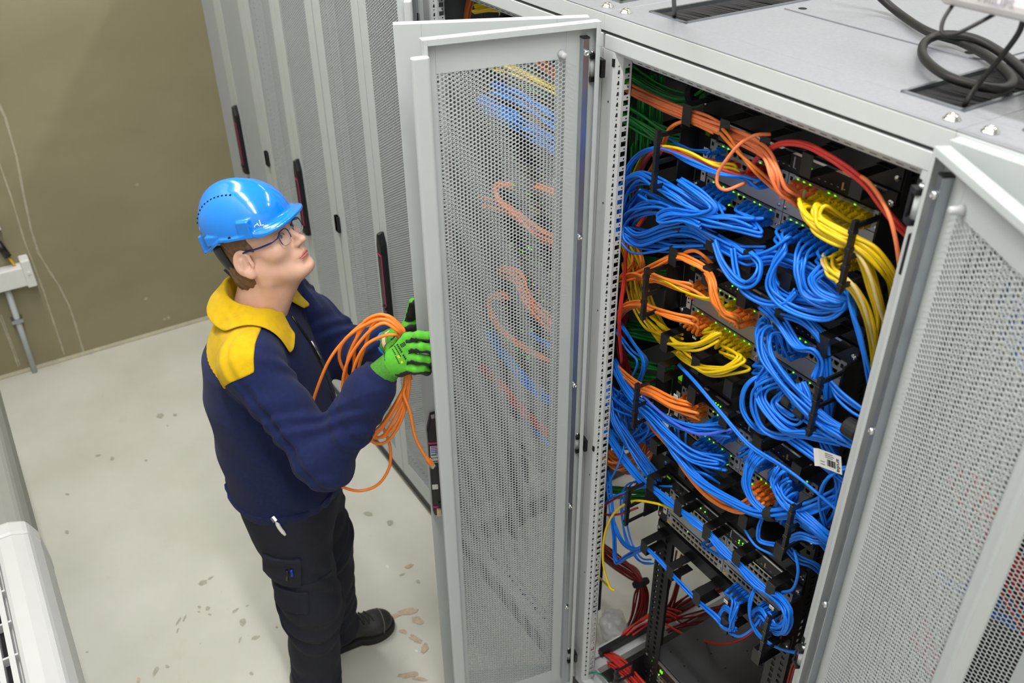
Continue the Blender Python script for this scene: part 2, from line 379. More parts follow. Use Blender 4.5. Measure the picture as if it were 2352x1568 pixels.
def leaf_mesh(DW):
    b = MB(); t = .0015; y = -.022
    b.box((0, y, DZ0), (PX0, y+t, DZ1)); b.box((PX1, y, DZ0), (DW, y+t, DZ1))
    b.box((PX0, y, PZ1), (PX1, y+t, DZ1)); b.box((PX0, y, DZ0), (PX1, y+t, PZ0))
    b.box((0, y+t, DZ0), (t, 0, DZ1)); b.box((DW-t, y+t, DZ0), (DW, 0, DZ1))
    b.box((t, y+t, DZ1-t), (DW-t, 0, DZ1)); b.box((t, y+t, DZ0), (DW-t, 0, DZ0+t))
    # return lips
    pz = .0097
    for k in range(int((PZ1-PZ0)/pz)):
        z = PZ0+pz*k; p = [(.0465, z), (.0505, z+.001), (.0530, z+.0046), (.0580, z+.0052), (.0610, z+.0090), (.0650, z+.0097)]
        for (xa, za), (xb, zb) in zip(p[:-1], p[1:]): b.quad((xa, y+t+.0004, za), (xb, y+t+.0004, zb), (xb, y+t+.0004, zb+.0014), (xa, y+t+.0004, za+.0014), 1)
    b.box((t, -t, DZ0+t), (.010, 0, DZ1-t)); b.box((DW-.010, -t, DZ0+t), (DW-t, 0, DZ1-t)); b.box((.010, -t, DZ1-.012), (DW-.010, 0, DZ1-t)); b.box((.010, -t, DZ0+t), (DW-.010, 0, DZ0+.012))
    return b.mesh('door_leaf', [M_GREY2, M_GREY])
LEAF, LEAFN = leaf_mesh(DW), leaf_mesh(.366)
ROD = MB().box((.0225, -.0205, DZ0+.05), (.0365, -.004, 2.171)); ROD.box((.0215, -.0205, 2.168), (.0375, -.003, 2.1715), 1); ROD = ROD.mesh('locking_rod', [M_ZINC, M_BLACKP])
SCREW = MB().lathe((0, 0, 0), [(.0005, -.0), (.0065, .0005), (.0068, .004), (.005, .0065), (.003, .007), (.0028, .0045), (.0005, .0045)], 14, 'y').mesh('screw', M_CHROME)
PEG = MB().lathe((0, 0, 0), [(.0078, 0), (.0074, .005), (.0062, .007), (.0058, .018), (.005, .0192), (.001, .0192)], 16, 'y').mesh('stop_peg', M_GREY)
HB = MB().box((-.004, -.032, -.028), (.014, -.012, -.019)); HB.box((-.004, -.032, .019), (.014, -.012, .028)); HB.box((-.013, -.024, -.018), (-.004, .0, .018)); HB = HB.mesh('hinge_block', M_BLACKP)
HB2 = MB().box((-.004, -.032, -.028), (.014, -.012, -.019)); HB2.box((-.004, -.032, .019), (.014, -.012, .028)); HB2.box((-.004, -.016, -.019), (.0, -.012, .019)); HB2 = HB2.mesh('hinge_block', M_BLACKP)
HP = MB().cyl((.007, -.024, -.019), (.007, -.024, .019), .0075, 14).cyl((.007, -.024, .028), (.007, -.024, .033), .006, 12, mi=1).mesh('hinge_pin', [M_GREY2, M_CHROME])
HBC = MB().box((-.018, -.034, -.034), (.010, -.020, .034)).mesh('hinge_block', M_BLACKP)
STRIP = MB().prism([(.356, -.004), (.388, -.004), (.392, .0), (.392, .010), (.388, .014), (.360, .014), (.356, .010)], 'z', DZ0+.03, DZ1-.028).mesh('closing_strip', M_GREY2)
HX, HZ = .026, 1.065                        # handle centre on a handle leaf (from the free edge inwards)
def handle_meshes():
    # swing handle seen from outside, x across, z up, protruding to -y
    out = [(-.020, -.165), (.018, -.165), (.021, -.15), (.021, .13), (.010, .175), (-.004, .178), (-.019, .135)]
    sh = [(p*.86, q*.97) for p, q in out]
    b = MB(); v = [(x, -.0, z) for x, z in out]+[(x, -.012, z) for x, z in out]+[(x, -.024, z) for x, z in sh]; n = len(out); f = []
    for l in range(2):
        for k in range(n): f.append((l*n+k, l*n+(k+1) % n, (l+1)*n+(k+1) % n, (l+1)*n+k))
    f.append(tuple(range(2*n, 3*n))); b.add(v, f)
    b.box((-.020, -.03, -.128), (.004, -.02, -.112))
    grip = b.mesh('handle', M_BLACKP)
    line = MB()
    for z in (.094, -.128): line.box((-.0185, -.0255, z-.0022), (.0185, -.0235, z+.0022))
    line.box((-.0185, -.0255, -.128), (-.0160, -.0235, .094))
    line = line.mesh('accent_line', M_PINK)
    return grip, line
HANDLE, HLINE = handle_meshes()
M_LB = mat('logo_blue', (60, 110, 215), .4, var=0); M_LV = mat('logo_violet', (150, 60, 160), .4, var=0); M_LG = mat('logo_green', (20, 110, 90), .4, var=0)
def logo(parent):
    b = MB(); s = .031; y = -.0262
    b.box((-.0135, y, .030), (.0165, y+.001, .085), 0)
    for k in range(4):
        a = .003*k; b.box((-.012, y-.0004, .0805-.006*k), (.015, y, .0835-.006*k), 2 if k < 2 else 1)
        b.box((.0125-a*1.4, y-.0006, .054), (.0145-a*1.4, y-.0003, .083-.004*k), 2 if k < 2 else 1)
    b.box((-.012, y-.0004, .054), (.002, y, .058), 3); b.box((-.012, y-.0004, .032), (.006, y, .0365), 3); b.box((.006, y-.0004, .032), (.015, y, .0365), 1)
    o = b.build('logo_plate', [M_LABEL, M_LB, M_LV, M_LG], parent); o.scale = (-1, 1, 1); o.location = (.002, 0, 0)
    text_mesh('RITTAL', .0092, M_INK, o, Matrix.Translation((.0015, y-.0006, .0445)) @ Matrix.Rotation(PI/2, 4, 'X'))
    MB().box((.002, -.0252, -.064), (.0175, -.0238, -.048)).build('white_tag', M_LABEL, parent)
    MB().box((-.002, -.034, -.155), (.010, -.026, -.132)).build('key_tab', mat('brass_tab', (205, 190, 160), .35, .5, var=.05), parent)

def leaf(cab, x, y, ang, mirror, handle=False, detail=True, strip=False, folded=False):
    """one door leaf; local frame: hinge line at x = 0, leaf along +x, outside towards -y"""
    d = put('door', LEAFN if strip else LEAF, cab, (x, y, 0), bevel=.0012 if detail else 0, rot=(0, 0, ang))
    if mirror: d.scale = (-1, 1, 1)
    put('perforated_panel', PANEL, d, (PX0, -.021, PZ0))
    if strip: put('closing_strip', STRIP, d, bevel=.003)
    if detail:
        for z in (1.115, 2.105, .25):
            hq = (-.020, .018, z) if folded else (0, 0, z); put('hinge_block', HB2 if folded else HB, d, hq); put('hinge_pin', HP, d, hq, smooth=True)
    else:
        for z in (1.10, 2.02, .25): put('hinge_block', HBC, d, (0, 0, z), bevel=.002)
    if detail:
        put('locking_rod', ROD, d, bevel=.001)
        for z in (2.141, 1.732, 1.322, .913, .504): put('screw', SCREW, d, (.0295, -.004, z), smooth=True)
        put('stop_peg', PEG, d, (.077, -.0205, 2.140), smooth=True)
    if handle:
        h = put('handle', HANDLE, d, (DW-HX, -.022, HZ), bevel=.0025)
        put('accent_line', HLINE, h)
    return d

def post_mesh():
    """front left corner post of the frame, x 0 .. .07: outer flange, slanted web, inner strip with square holes"""
    b = MB(); z0, z1 = .1365, 2.1365
    b.prism([(.002, .0), (.034, .0), (.038, .002), (.048, .0165), (.048, .018), (.0462, .018), (.0362, .0035), (.033, .003), (.006, .003), (.006, .055), (.002, .055)], 'z', z0, z1)
    xa, xb = .0462, .048; y0, y1 = .018, .041
    b.box((xa, y0, z0), (xb, y0+.004, z1)); b.box((xa, y1-.005, z0), (xb, y1, z1)); b.box((.041, y1-.0015, z0), (xb, y1, z1))
    z = z0+.02; hp = .0225; hs = .0120; n = int((z1-z0-.04)/hp)
    zz = [z+hp*k for k in range(n)]
    prev = z0
    for k in zz:
        b.box((xa, y0+.004, prev), (xb, y1-.005, k)); prev = k+hs
        b.box((xb, y0+.012, k+hs+.0035), (xb+.0003, y0+.0155, k+hs+.007), 1)
    b.box((xa, y0+.004, prev), (xb, y1-.005, z1))
    # teardrop holes in the slanted web, their inner shade painted as dark faces
    dv = np.array((.010, .0145)); dv = dv/np.linalg.norm(dv); f0 = np.array((.0432, .0092))+.0004*np.array((dv[1], -dv[0]))
    for k in zz:
        for (c, w, h) in ((k+.005, .0026, .0085), (k+.017, .0014, .003)):
            q = [f0-dv*w, f0+dv*w]; q2 = [f0-dv*w*.2, f0+dv*w*.9]
            b.quad((q[0][0], q[0][1], c-h/2), (q[1][0], q[1][1], c-h/2), (q2[1][0], q2[1][1], c+h/2), (q2[0][0], q2[0][1], c+h/2), 1)
    for z in (2.03, 1.80, 1.52, 1.0, .62): b.box((.024, -.0006, z), (.027, 0, z+.004), 1)
    for z in (2.115, 1.10): b.box((.032, -.0008, z-.008), (.039, .002, z+.008), 1)
    return b.mesh('corner_post', [M_GREY, M_HOLE])
POST = post_mesh()
def frame_mesh(low):
    b = MB(); W_, D_ = CW, CD
    # top front rail with its slotted lower lip, side rails, rear
    b.prism([(.0, 2.138), (.008, 2.130), (.03, 2.130), (.03, 2.166), (0, 2.166)], 'x', .004, W_-.004)
    b.prism([(.0302, 2.127), (.0400, 2.111), (.0425, 2.1125), (.0335, 2.1295)], 'x', .05, W_-.05)
    for k in range(27):
        x = .07+k*.025; b.quad((x, .0340, 2.1200), (x+.014, .0340, 2.1200), (x+.014, .0364, 2.1161), (x, .0364, 2.1161), 1)
    for x in (.004, W_-.034): b.box((x, .03, 2.135), (x+.03, D_, 2.166))
    b.box((.034, D_-.03, 2.135), (W_-.034, D_, 2.166))
    if low:
        b = MB()
        for x in (.004, W_-.034): b.box((x, .03, .105), (x+.03, D_, .14))
        b.box((.034, D_-.03, .105), (W_-.034, D_, .14))
        # bottom front rail: two lit ledges and a slotted inner strip
        b.box((.004, 0, .105), (W_-.004, .03, .135)); b.box((.034, .03, .107), (W_-.034, .06, .115)); b.box((.034, .06, .107), (W_-.034, .064, .14))
        for k in range(27): b.box((.07+k*.025, .039, .115), (.082+k*.025, .051, .1156), 1)
    return b.mesh('base_frame' if low else 'top_frame', [M_GREY, M_HOLE])
FRAMES = [frame_mesh(0), frame_mesh(1)]
def roof_mesh():
    b = MB(); z0, z1 = 2.172, 2.208
    # plate with two brush openings (left and right)
    def plate(x0, y0, x1, y1): b.box((x0, y0, z1-.003), (x1, y1, z1))
    bx = [(.050, .160), (.650, .760)]; y0, y1 = .072, .62
    plate(0, 0, CW, y0); plate(0, y1, CW, CD); plate(0, y0, bx[0][0], y1); plate(bx[0][1], y0, bx[1][0], y1); plate(bx[1][1], y0, CW, y1)
    b.box((0, 0, z0), (CW, .004, z1-.003), 1); b.box((0, .004, z0), (.004, CD, z1-.003), 1); b.box((CW-.004, .004, z0), (CW, CD, z1-.003), 1); b.box((.004, CD-.004, z0), (CW-.004, CD, z1-.003), 1)
    return b.mesh('roof_plate', [M_ROOF, M_GREY])
ROOF = roof_mesh()
def brush_mesh():
    b = MB(); x0, x1 = 0, .11
    b.box((x0+.006, .078, 2.188), (x1-.006, .614, 2.2035))
    for a in range(150):
        y = .078+a*.00357; b.quad((x0+.006, y, 2.2038), (x1-.006, y+.002*rng.random(), 2.2075+.002*rng.random()), (x1-.006, y+.004, 2.2075+.002*rng.random()), (x0+.006, y+.0035, 2.2038))
    return b.mesh('brush_strip', M_BRUSH)
BRUSH = brush_mesh()
TRIMF = MB(); x0, x1 = 0, .11
TRIMF.box((x0, .072, 2.2), (x0+.006, .62, 2.2105)); TRIMF.box((x1-.006, .072, 2.2), (x1, .62, 2.2105)); TRIMF.box((x0, .072, 2.2), (x1, .078, 2.2105)); TRIMF.box((x0, .614, 2.2), (x1, .62, 2.2105))
TRIMF = TRIMF.mesh('brush_frame', M_ZINC)
COVER = MB().prism([(.185, .31), (.60, .31), (.632, .335), (.632, .86), (.185, .86)], 'z', 2.2085, 2.2105)
for x in (.21, .585): COVER.lathe((x, .335, 2.2107), [(.009, 0), (.008, .0006), (.0005, .0006)], 12, 'z', 1)
COVER = COVER.mesh('cover_plate', [M_ROOF, M_HOLE])
BOLT = MB().lathe((0, 0, 0), [(.0125, 0), (.0125, .0016), (.0105, .0022), (.0102, .004), (.008, .0070), (.005, .0086), (.0032, .0083), (.001, .0070)], 18).mesh('roof_bolt', M_CHROME)
PLINTH = MB().box((.0, .012, 0), (CW, .03, .1)); PLINTH.box((0, .03, 0), (.02, CD-.02, .1)); PLINTH.box((CW-.02, .03, 0), (CW, CD-.02, .1)); PLINTH.box((0, CD-.03, 0), (CW, CD-.012, .1)); PLINTH = PLINTH.mesh('plinth', M_PLINTH)
GASKET = MB().box((-.004, .02, .11), (.004, .05, 2.16)).mesh('gasket', M_RUB)
def cabinet(x, label, w=CW, cover=True, roof=True):
    t = thing('server_cabinet', label, 'server cabinet', (x, 0, 0), 0, 'server cabinets standing in one row')
    put('plinth', PLINTH, t)
    put('top_frame', FRAMES[0], t, bevel=.0012); put('base_frame', FRAMES[1], t, bevel=.0012)
    put('corner_post', POST, t)
    p = put('corner_post', POST, t, (CW, 0, 0)); p.scale = (-1, 1, 1)
    p = put('corner_post', POST, t, (0, CD, 0)); p.scale = (1, -1, 1)
    p = put('corner_post', POST, t, (CW, CD, 0)); p.scale = (-1, -1, 1)
    if roof:
        r = put('roof_plate', ROOF, t, bevel=.0025)
        for bx in (.05, .65): put('brush_strip', BRUSH, r, (bx, 0, 0)); put('brush_frame', TRIMF, r, (bx, 0, 0))
        put('cover_plate', COVER, r)
        for bx in (.03, CW-.03): put('roof_bolt', BOLT, t, (bx, .03, 2.208), smooth=True)
    return t
G = .006
def closed_doors(t):
    leaf(t, G, 0, 0, False, detail=False)
    leaf(t, CW-G, 0, 0, True, handle=True, detail=False)

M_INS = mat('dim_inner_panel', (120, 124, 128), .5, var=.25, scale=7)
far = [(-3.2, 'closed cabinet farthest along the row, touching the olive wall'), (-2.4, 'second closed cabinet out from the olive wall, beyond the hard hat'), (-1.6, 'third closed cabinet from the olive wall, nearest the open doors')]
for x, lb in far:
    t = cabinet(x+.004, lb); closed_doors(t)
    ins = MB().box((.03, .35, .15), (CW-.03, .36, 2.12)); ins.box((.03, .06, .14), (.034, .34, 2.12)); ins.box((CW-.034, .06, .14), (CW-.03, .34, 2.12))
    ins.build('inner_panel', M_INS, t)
CAB_L = cabinet(-.8, 'open cabinet on the left, seen through the perforated open doors')
CAB_M = cabinet(0., 'open cabinet full of blue patch cables in the middle')
CAB_R = cabinet(.8, 'closed cabinet on the right behind the folded-back door')
def angle_of(dx, dy): return math.atan2(dy, dx)
# main cabinet: left leaf swung out and back over its neighbour, right leaf folded far round
dB = leaf(CAB_M, .03, -.03, angle_of(-.074, -.351), False, strip=True)
dC = leaf(CAB_M, .808, -.057, angle_of(.866, -.5)-PI, True, folded=True)
# cabinet on the left: right leaf with the handle ajar beside it, left leaf open
dA = leaf(CAB_L, .77, -.02, angle_of(-.170, -.352)-PI, True, handle=True)
logo([c for c in dA.children if c.name.startswith('handle')][0])
leaf(CAB_L, .012, -.02, -math.radians(31), False, strip=True)
# right cabinet: closed leaves
leaf(CAB_R, G, 0, 0, False, detail=False); leaf(CAB_R, CW-G, 0, 0, True, detail=False)
# ------------------------------------------------------------------ equipment in the racks
YR = .145                                  # rack plane behind the cabinet front
def rack_post(side):
    b = MB(); s = 1 if side == 'l' else -1; z0, z1 = .14, 2.13; x0 = .155 if s > 0 else .645
    X = lambda v: x0+s*v
    for k in range(44):
        z = z0+k*.0452
        b.box((X(.0), YR+.004, z), (X(.010), YR+.007, z+.0452)); b.box((X(.020), YR+.004, z), (X(.034), YR+.007, z+.0452)); b.box((X(.044), YR+.004, z), (X(.062), YR+.007, z+.0452))
        for a in (0, .0226):
            b.box((X(.010), YR+.004, z+a), (X(.020), YR+.007, z+a+.012)); b.box((X(.034), YR+.004, z+a), (X(.044), YR+.007, z+a+.008))
            b.box((X(0), YR+.007, z+a), (X(.003), YR+.075, z+a+.006)); b.box((X(0), YR+.007, z+a+.006), (X(.003), YR+.018, z+a+.0226)); b.box((X(0), YR+.030, z+a+.006), (X(.003), YR+.048, z+a+.0226)); b.box((X(0), YR+.060, z+a+.006), (X(.003), YR+.075, z+a+.0226))
    return b
for cab in (CAB_M, CAB_L):
    for s in 'lr':
        rack_post(s).build('mounting_rail', M_BLACK, cab)
        o = rack_post(s).build('mounting_rail', M_GREY if cab is CAB_L else M_BLACK, cab); o.location = (0, .62, 0)
for cab, zz in ((CAB_M, .60), (CAB_L, .95)): MB().box((.13, .645, zz), (.67, .649, 2.10)).build('dark_backing', M_BLACK, cab)  # added black sheets standing in for the darkness behind the switches
MB().box((.772, .09, .14), (.776, .97, 2.12)).build('dark_side_sheet', M_BLACK, CAB_M)  # added black sheet for the unlit space right of the rack

def port_row(b, x0, n, pitch, z0, z1, pw=.0118, ph=.0100):
    """a plate strip with a row of open sockets; plate face at y=-.003"""
    zc = (z0+z1)/2; y0, y1 = -.003, -.0015; zl, zh = zc-ph/2, zc+ph/2
    xe = x0+n*pitch
    b.box((x0, y0, z0), (xe, y1, zl)); b.box((x0, y0, zh), (xe, y1, z1))
    for k in range(n):
        xa = x0+k*pitch; xb = xa+(pitch-pw)/2; xc = xb+pw; xd = xa+pitch
        b.box((xa, y0, zl), (xb, y1, zh)); b.box((xc, y0, zl), (xd, y1, zh))
        b.box((xb-.0006, y0-.0006, zl-.0006), (xb, y0, zh), 2); b.box((xc, y0-.0006, zl-.0006), (xc+.0006, y0, zh), 2); b.box((xb, y0-.0006, zl-.0007), (xc, y0, zl), 2)
        b.box((xb, y0+.0001, zl), (xb+.0026, y0+.001, zl+.003), 2); b.box((xc-.0026, y0+.0001, zl), (xc, y0+.001, zl+.003), 2)
    b.box((x0, .009, z0), (xe, .010, z1), 1)
PITCH = .0148
def module_mesh(kind):
    b = MB(); w = .2135; h = .0395
    if kind == 'blank':
        b.box((0, -.003, 0), (w, 0, h)); b.lathe((.006, -.003, h*.3), [(.004, 0), (.0038, -.004), (.0005, -.0045)], 10, 'y', 3); b.lathe((w-.008, -.003, h*.3), [(.004, 0), (.0038, -.004), (.0005, -.0045)], 10, 'y', 3)
        return b.mesh('blank_plate', [M_SILVER, M_HOLE, M_GOLD, M_CHROME])
    x0 = .020
    b.box((0, -.003, 0), (x0, 0, h)); b.box((x0+12*PITCH, -.003, 0), (w, 0, h))
    port_row(b, x0, 12, PITCH, .0, .0185); port_row(b, x0, 12, PITCH, .0185, h-.004)
    b.box((x0-.004, -.0055, h-.0038), (x0+12*PITCH, -.001, h), 4)
    b.box((.003, -.0036, .004), (.013, -.003, .012), 5); b.box((.004, -.0034, .026), (.010, -.003, .034), 1)
    b.lathe((.008, -.003, .018), [(.0035, 0), (.0033, -.005), (.0005, -.0055)], 10, 'y', 3)
    b.lathe((w-.006, -.003, .012), [(.0035, 0), (.0033, -.005), (.0005, -.0055)], 10, 'y', 3)
    b.box((w-.013, -.0034, .024), (w-.006, -.003, .033), 1)
    return b.mesh('port_module', [M_SILVER, M_HOLE, M_GOLD, M_CHROME, M_SILV2, M_YELL])
MODP, MODB = module_mesh('port'), module_mesh('blank')
def leds_mesh(spots, w=.0032):
    b = MB()
    for x, z in spots: b.box((x-w/2, -.0062, z-w/2*1.3), (x+w/2, -.003, z+w/2*1.3))
    return b.mesh('status_light', M_LED)
def chassis(cab, zb, label, seed, group='modular switches in the racks', dens=.55):
    r = random.Random(seed)
    t = thing('network_switch', label, 'network switch', (cab.location.x, YR, zb), 0, group)
    b = MB(); b.box((.180, .003, 0), (.622, .44, .170)); b.build('housing', M_BLACK, t, bevel=.001)
    # management strip along the top
    b = MB(); b.box((.192, -.004, .1285), (.622, .003, .170)); b.box((.192, -.006, .1645), (.622, -.001, .1695), 1)
    for k in range(26): b.box((.215+k*.0145, -.0046, .137), (.219+k*.0145, -.004, .1385), 2)
    for x in (.225, .247, .269): b.box((x, -.0052, .1475), (x+.014, -.0042, .1595), 3); 
    b.box((.33, -.0055, .142), (.405, -.004, .161), 3); b.box((.415, -.0055, .138), (.418, -.004, .160), 2); b.box((.53, -.0055, .136), (.534, -.004, .150), 4)
    b.build('management_strip', [M_BLACKP, M_SILV2, M_SILVER, M_HOLE, M_GOLD], t)
    for row, kind in ((.0855, MODP), (.0440, MODB), (.0025, MODP)):
        for x in (.192, .4075):
            put('port_module' if kind is MODP else 'blank_plate', kind, t, (x, 0, row))
    for s in (0, 1):
        x = .158 if s == 0 else .622
        e = MB(); e.box((x, -.004, .0), (x+.034 if s == 0 else x+.020, .003, .170))
        ear = e.build('rack_ear', M_BLACK, t)
        for z in (.018, .150):
            k = MB(); k.lathe((x+.007 if s == 0 else x+.013, -.004, z), [(.0065, 0), (.006, -.004), (.003, -.005), (.0028, -.002)], 12, 'y')
            k.build('ear_screw', M_CHROME, ear, smooth=False)
    MB().box((.1765, -.0052, .138), (.1895, -.0038, .158)).build('status_label', M_LCD, t)
    MB().box((.1765, -.0052, .128), (.1895, -.0038, .1355)).build('status_label', mat('dim_green_sticker', (95, 120, 20), .4, var=.05), t)
    o = MB().box((.1765, -.0052, .028), (.1895, -.0038, .102))
    for q in range(5): o.box((.180, -.0054, .040+q*.011+.004*r.random()), (.180+.004+.003*r.random(), -.0051, .043+q*.011+.004*r.random()), 1)
    o.build('paper_label', [M_LABEL, M_INK], t)
    sp = [(.300+.008*k, .147) for k in range(4) if r.random() < .8]+[(.445+.012*(k % 2), .150-.008*(k//2)) for k in range(4)]
    for x0 in (.192, .4075):
        for row in (.0855, .0025):
            for k in range(12):
                if r.random() < dens: sp.append((x0+.020+PITCH*(k+.25), row+.0345))
                if r.random() < dens*.15: sp.append((x0+.020+PITCH*(k+.7), row+.002))
    put('status_lights', leds_mesh(sp, .0024), t)['kind'] = 'stuff'
    return t
def px_port(cab, zb, side, row, k, up):
    """world place of socket k (0-11) of a chassis: side l/r, row t/b, up = upper socket line"""
    return np.array((cab.location.x+(.192 if side == 'l' else .4075)+.020+PITCH*(k+.5), YR-.003, zb+(.0855 if row == 't' else .0025)+(.0275 if up else .0095)))

def ring_mesh():
    b = MB(); w = .0125; t = .0016; y0, y1 = -.075, -.001; h = .0215
    b.box((-w, y0, h-t), (w, y1, h)); b.box((-w, y0, -h), (w, y1, -h+t)); b.box((-w, y0-t, -h), (w, y0, h))
    b.box((-w-.004, -.016, h), (w+.004, y1, h+.0012))
    return b.mesh('cable_ring', M_BLACK)
RING = ring_mesh()
RX_ = (.190, .297, .401, .502, .611)
def cable_manager(cab, z, dz, label, xs=RX_, group='black cable management panels with rings'):
    t = thing('cable_manager', label, 'cable manager', (cab.location.x, YR, z), 0, group)
    p = MB(); p.box((.158, -.001, -.021), (.642, .003, .021)); p.box((.158, .003, .019), (.642, .02, .021)); p.box((.158, .003, -.021), (.642, .02, -.019))
    for x in (.165, .635): p.lathe((x, -.001, 0), [(.006, 0), (.0055, -.004), (.001, -.0045)], 12, 'y', 1)
    p.build('panel', [M_BLACK, M_CHROME], t)
    for x in xs: put('cable_ring', RING, t, (x, 0, dz), bevel=.0008)
    return t
def guide_mesh():
    """side guide: flat slotted plate standing forward with an upright notched bar at its front"""
    b = MB(); t = .0025
    b.box((-t, -.05, 0), (t, .0, .135))
    for z in (.005, .060, .118):
        b.box((-t, -.105, z), (t, -.05, z+.010))
    b.box((-.004, -.116, 0), (.004, -.104, .135))
    for z in (.010, .045, .078, .110): b.box((-.0055, -.1175, z), (.0055, -.1035, z+.008))
    return b.mesh('cable_guide', M_BLACKP)
GUIDE = guide_mesh()
def side_guides(cab, zb, tops):
    for k, x in enumerate((.1535, .6505)):
        o = put('cable_guide', GUIDE, None, (cab.location.x+x, YR-.004, zb), bevel=.001)
        tag(o, tops[k], 'cable guide', 'upright cable guides beside the switches')

CHZ = {1: 1.850, 2: 1.534, 3: 1.219, 4: .885}
chassis(CAB_M, CHZ[1], 'rack switch at the top of the middle rack with yellow and orange plugs', 11)
chassis(CAB_M, CHZ[2], 'rack switch with a row of yellow plugs at its lower left, below the top switch', 12)
chassis(CAB_M, CHZ[3], 'rack switch half hidden by blue cables, third from the top', 13)
chassis(CAB_M, CHZ[4], 'rack switch with mostly empty sockets, below the blue cable tangle', 14, dens=.07)
cable_manager(CAB_M, 2.044, -.006, 'black ring panel above the topmost switch carrying the thick orange bundle')
cable_manager(CAB_M, 1.824, -.022, 'black ring panel under the topmost switch buried in blue cables')
cable_manager(CAB_M, 1.728, -.008, 'black ring panel above the switch with the yellow plug row')
cable_manager(CAB_M, 1.508, -.014, 'black ring panel under the switch with the yellow plug row')
cable_manager(CAB_M, 1.414, -.004, 'black ring panel with mostly empty rings above the third switch')
cable_manager(CAB_M, 1.194, -.010, 'black ring panel under the third switch beside the sweeping blue bundle')
cable_manager(CAB_M, 1.079, -.020, 'black ring panel above the lowest switch row, blue cables through all rings')
cable_manager(CAB_M, .848, -.020, 'lowest black ring panel, hanging over the dark open space')
for k, nm in ((1, 'topmost switch'), (2, 'second switch'), (3, 'third switch'), (4, 'switch with empty sockets')):
    side_guides(CAB_M, CHZ[k]+.018, ['black cable guide standing out at the left of the %s' % nm, 'black cable guide standing out at the right of the %s' % nm])

# low chassis with the perforated dark cover
t = thing('network_switch', 'dark switch low in the rack with a perforated flat top cover', 'network switch', (0, .156, .150), 0)
b = MB(); b.box((.176, .003, 0), (.624, .50, .168)); b.build('housing', mat('dark_grey_cover', (78, 78, 82), .33, .35, var=.12, scale=9), t, bevel=.0015)
b = MB()
for i in range(7):
    for j in range(5): b.lathe((.21+.062*i+.01*(j % 2), .05+.1*j, .168), [(.0028, 0), (.0027, .0004), (.0003, .0004)], 8)
b.build('vent_hole', M_HOLE, t)
b = MB(); b.box((.19, -.004, .120), (.622, .003, .165)); b.box((.19, -.006, .160), (.622, 0, .1655), 1); b.build('management_strip', [M_BLACKP, M_SILV2], t)
for x in (.192, .4075): put('port_module', MODP, t, (x, 0, .075))
e = MB().box((.158, -.004, 0), (.192, .003, .168)); e.lathe((.165, -.004, .148), [(.0065, 0), (.006, -.004), (.001, -.005)], 12, 'y', 1); e.build('rack_ear', [M_BLACK, M_CHROME], t)
MB().box((.1765, -.0052, .136), (.1895, -.0038, .156)).build('status_label', M_LCD, t)
MB().box((.1765, -.0052, .028), (.1895, -.0038, .102)).build('paper_label', M_LABEL, t)
put('status_lights', leds_mesh([(.23, .140), (.237, .140), (.23, .134), (.237, .134), (.213, .115), (.225, .113), (.262, .112), (.275, .105)], .003), t)['kind'] = 'stuff'
b = MB()
for (x0, y0, x1, y1) in ((.52, .10, .55, .112), (.55, .112, .535, .125), (.56, .09, .575, .12), (.575, .12, .59, .095), (.535, .125, .552, .135)):
    b.tube([(x0, y0, .1685), (x1, y1, .1685)], .0018, 6)
b.build('cover_marking', M_ORINK, t)
o = put('cable_guide', GUIDE, None, (.1535, .152, .155), bevel=.001); tag(o, 'black cable guide at the lowest switch among the red cables', 'cable guide', 'upright cable guides beside the switches')

# things above the top switch and at the back
t = thing('blank_unit', 'dark empty tray under the roof of the open middle cabinet', 'rack tray', (0, YR+.02, 2.095))
MB().box((.165, 0, 0), (.635, .5, .003)).build('tray', M_BLACK, t); MB().box((.165, .003, .003), (.635, .006, .03)).build('lip', M_BLACK, t)
c = at_y(1560, 148, .36)
o = MB().prism([(-.05, -.022), (-.035, -.042), (.05, -.042), (.05, .06), (-.05, .06)], 'y', 0, .004).build('mounting_plate', M_BLACK, loc=tuple(c), bevel=.002); tag(o, 'black hanging mounting plate in the upper left corner of the open cabinet', 'plate')
# ---- the neighbour on the left: three switches seen through the perforated doors
CLZ = {1: 1.86, 2: 1.56, 3: 1.28, 4: 1.00}
for k, nm in ((1, 'topmost'), (2, 'second from the top'), (3, 'third from the top'), (4, 'lowest')):
    chassis(CAB_L, CLZ[k], 'rack switch behind the perforated doors, %s of that rack' % nm, 20+k)
    cable_manager(CAB_L, CLZ[k]+.2, .005, 'black ring panel behind the perforated doors, above the %s switch' % nm.replace(' from the top', ''))
for zz, w, z1, nm in ((.78, .20, .16, 'pale flat unit low behind the perforated doors, upper one'), (.60, .20, .12, 'pale flat unit low behind the perforated doors, lower one')):
    t = thing('rack_unit', nm, 'rack unit', (-.8, YR, zz)); b = MB().box((.18, 0, 0), (.18+w, .3, z1)); b.build('housing', M_GREY, t, bevel=.003)
    b = MB()
    for q in range(3): b.box((.20+.05*q, -.003, .03), (.23+.05*q, 0, .05))
    b.build('socket', M_HOLE, t)
# right neighbour: dark equipment with coloured cables behind its closed doors
for zz, nm in ((1.75, 'upper'), (1.35, 'middle'), (.8, 'lower')):
    t = thing('rack_unit', 'dark rack unit behind the closed doors on the right, %s one' % nm, 'rack unit', (.8, YR+.03, zz), 0, 'dark units behind the right doors'); MB().box((.16, 0, 0), (.64, .4, .3)).build('housing', M_BLACK, t); MB().box((.17, -.004, .255), (.63, 0, .29)).build('management_strip', M_BLACKP, t)
